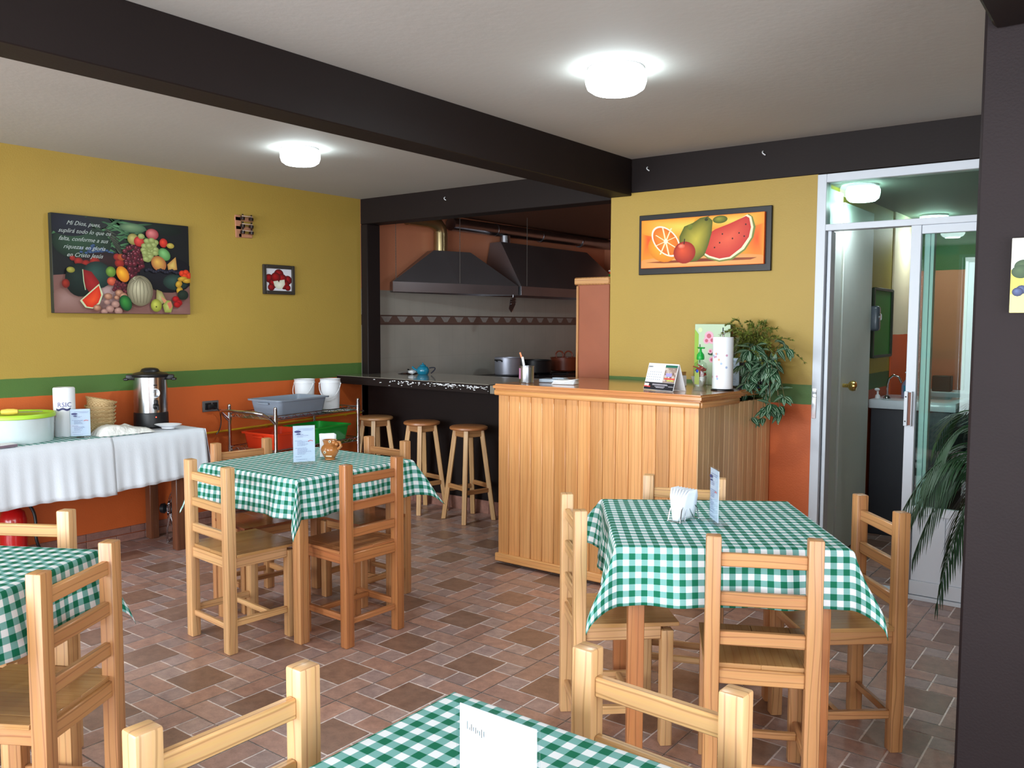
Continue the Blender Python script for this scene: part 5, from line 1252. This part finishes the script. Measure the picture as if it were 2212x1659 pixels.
# ---------------------------------------------------------------- extinguisher, fan, bin
t=thing('fire_extinguisher','red fire extinguisher standing under the buffet at left edge','fire extinguisher',(.13,-2.88,0))
MB().lathe([(.001,0),(.068,0),(.072,.01),(.072,.30),(.06,.345),(.03,.37),(.018,.38),(.018,.39)],seg=32).build('cylinder',M_redpaint,t)
mb=MB(); mb.lathe([(.02,.388),(.02,.41),(.001,.415)],seg=14); mb.box((.02,0,.43),(.11,.018,.012),.003,rot=Ry(-.25)); mb.box((.02,0,.412),(.10,.018,.010),.003); mb.build('valve_lever',M_black,t)
mb=MB(); mb.tube(bez((0,.02,.40),(.03,.13,.40),(.05,.10,.2),10)+bez((.05,.10,.2),(.06,.10,.1),(.03,.19,.02),6)[1:],.009,8); mb.build('hose',M_black,t)
t=thing('floor_fan','chrome and black floor fan standing behind the buffet leg','fan',(.24,-1.88,.21),math.radians(38))
# axis along local x
mb=MB(); r=.17
for (rr,x) in ((r,0),(r*.99,.02),(r*.75,-.035),(r*.4,-.05),(r*.75,.05),(r*.4,.07)): mb.tube([(x,rr*math.cos(a),rr*math.sin(a)) for a in [2*PI*i/32 for i in range(32)]],.0035 if rr>.16 else .002,6,closed=True)
for k in range(28):
    a=2*PI*k/28; c,s=math.cos(a),math.sin(a)
    mb.tube([(-.055,.03*c,.03*s),(-.04,r*.7*c,r*.7*s),(0,r*c,r*s),(.045,r*.75*c,r*.75*s),(.075,.03*c,.03*s)],.0014,4)
mb.build('cage',M_chrome,t)
mb=MB(); mb.lathe([(.001,-.13),(.03,-.125),(.035,-.10),(.018,-.085),(.05,-.07),(.055,-.03),(.001,-.02)],seg=20,rot=Ry(PI/2)); mb.build('motor',M_black,t)
mb=MB()
for k in range(4):
    a=k*PI/2; P=[[Vector((-.01+.03*v,0,0))+Vector((0,math.cos(a+.5*v)*q,math.sin(a+.5*v)*q)) for v in (0,.5,1)] for q in (.02,.08,.14)]; mb.grid(P)
mb.build('blade',M_black,t)
mb=MB(); mb.tube([(-.0,.172,.0),(-.02,.172,-.1),(-.05,.1,-.203),(-.05,-.1,-.203),(-.02,-.172,-.1),(0,-.172,0)],.007,8); mb.tube([(0,.172,0),(.06,.15,-.203),(.06,-.15,-.203),(0,-.172,0)],.007,8); mb.build('stand',M_chrome,t)
mb=MB(); mb.box((0,0,.15),(.30,.24,.30),.012,taper=.85,seg=2); o=mb.build('black_crate',M_black); o.location=(.32,-1.18,0.0); o.rotation_euler=(0,0,.17); tag(o,'black box standing on the floor under the wire cart','box')

# pieces that belong to a part: hang them one level deeper
def base(n): return n.split('.')[0]
SUB={'printed_lines':'menu_card','printed_logo':'menu_card','printed_drawing':'menu_card','grip':'tub_body','round_sticker':'tank','sticker_print':'round_sticker','maker_badge':'tank','pilot_light':'base',
 'bottle_label':'bottle_body','blue_badge':'bottle_body','pink_sticker':'tin_body','lettering':'roll_body','printed_band':'roll_body','pink_band':'roll_body','printed_motif':'towel_roll','printed_flowers':'carton','dark_side_print':'carton',
 'sugar_packet':'box_body','dispenser_window':'dispenser_body','control_knob':'body','edge_strip':'body','printed_dates':'month_page','month_name':'month_page','top_moulding':'bar_top','chipped_paint':'slab','screw':'strike_plate'}
for top in [o for o in bpy.data.objects if o.parent is None and o.type=='EMPTY']:
    kids=list(top.children)
    for c in kids:
        if base(c.name) in SUB:
            for q in kids:
                if base(q.name)==SUB[base(c.name)] and (q.parent is top) and q is not c: c.parent=q; break
for top in [o for o in bpy.data.objects if o.parent is None and 'range_hood' not in o.name and o.type=='EMPTY']:
    ks=[c for c in top.children if base(c.name)=='knob']; ls=[c for c in top.children if base(c.name)=='lid_plate']
    if ks and ls: ks[0].parent=ls[0]
# ---------------------------------------------------------------- light
def area(name,loc,rot,sx,sy,power,col):
    l=bpy.data.lights.new(name,'AREA'); l.shape='RECTANGLE'; l.size=sx; l.size_y=sy; l.energy=power; l.color=col
    o=bpy.data.objects.new(name,l); COL.objects.link(o); o.location=loc; o.rotation_euler=rot; return o
area('daylight_left_opening',(1.62,-8.2,1.35),(math.radians(90),0,0),2.5,2.0,300,(.86,.94,1.0))
area('daylight_right_opening',(4.8,-8.2,1.2),(math.radians(90),0,0),2.95,2.35,305,(.86,.94,1.0))
area('daylight_side_opening',(6.9,-5.05,1.4),(math.radians(90),0,math.radians(90)),3.8,1.75,150,(.88,.95,1.0))
def point(name,loc,p,col,r=.1):
    l=bpy.data.lights.new(name,'POINT'); l.energy=p; l.color=col; l.shadow_soft_size=r; o=bpy.data.objects.new(name,l); COL.objects.link(o); o.location=loc
w=bpy.data.worlds.new('World'); sc.world=w; w.use_nodes=True; nt=w.node_tree; bg=nt.nodes['Background']
sky=nt.nodes.new('ShaderNodeTexSky'); sky.sky_type='HOSEK_WILKIE'; sky.turbidity=6; sky.sun_direction=Vector((-.3,-.6,.75)).normalized()
nt.links.new(sky.outputs[0],bg.inputs[0]); bg.inputs[1].default_value=.6

# ---------------------------------------------------------------- camera
cam=bpy.data.cameras.new('camera'); co=bpy.data.objects.new('camera',cam); COL.objects.link(co); sc.camera=co
yaw,pit,roll=.6475,.0712,.0035; F=1844.15
f=Vector((-math.sin(yaw)*math.cos(pit),math.cos(yaw)*math.cos(pit),-math.sin(pit)))
r0=Vector((math.cos(yaw),math.sin(yaw),0)); u0=r0.cross(f)
r=r0*math.cos(roll)+u0*math.sin(roll); u=-r0*math.sin(roll)+u0*math.cos(roll)
M=Matrix(((r.x,u.x,-f.x,5.441),(r.y,u.y,-f.y,-5.056),(r.z,u.z,-f.z,1.46),(0,0,0,1))); co.matrix_world=M
cam.sensor_fit='HORIZONTAL'; cam.sensor_width=36; cam.lens=F/2212*36; cam.clip_start=.05
sc.view_settings.view_transform='Standard'; sc.view_settings.look='None'; sc.view_settings.gamma=1; sc.view_settings.use_curve_mapping=False; sc.view_settings.exposure=0.0
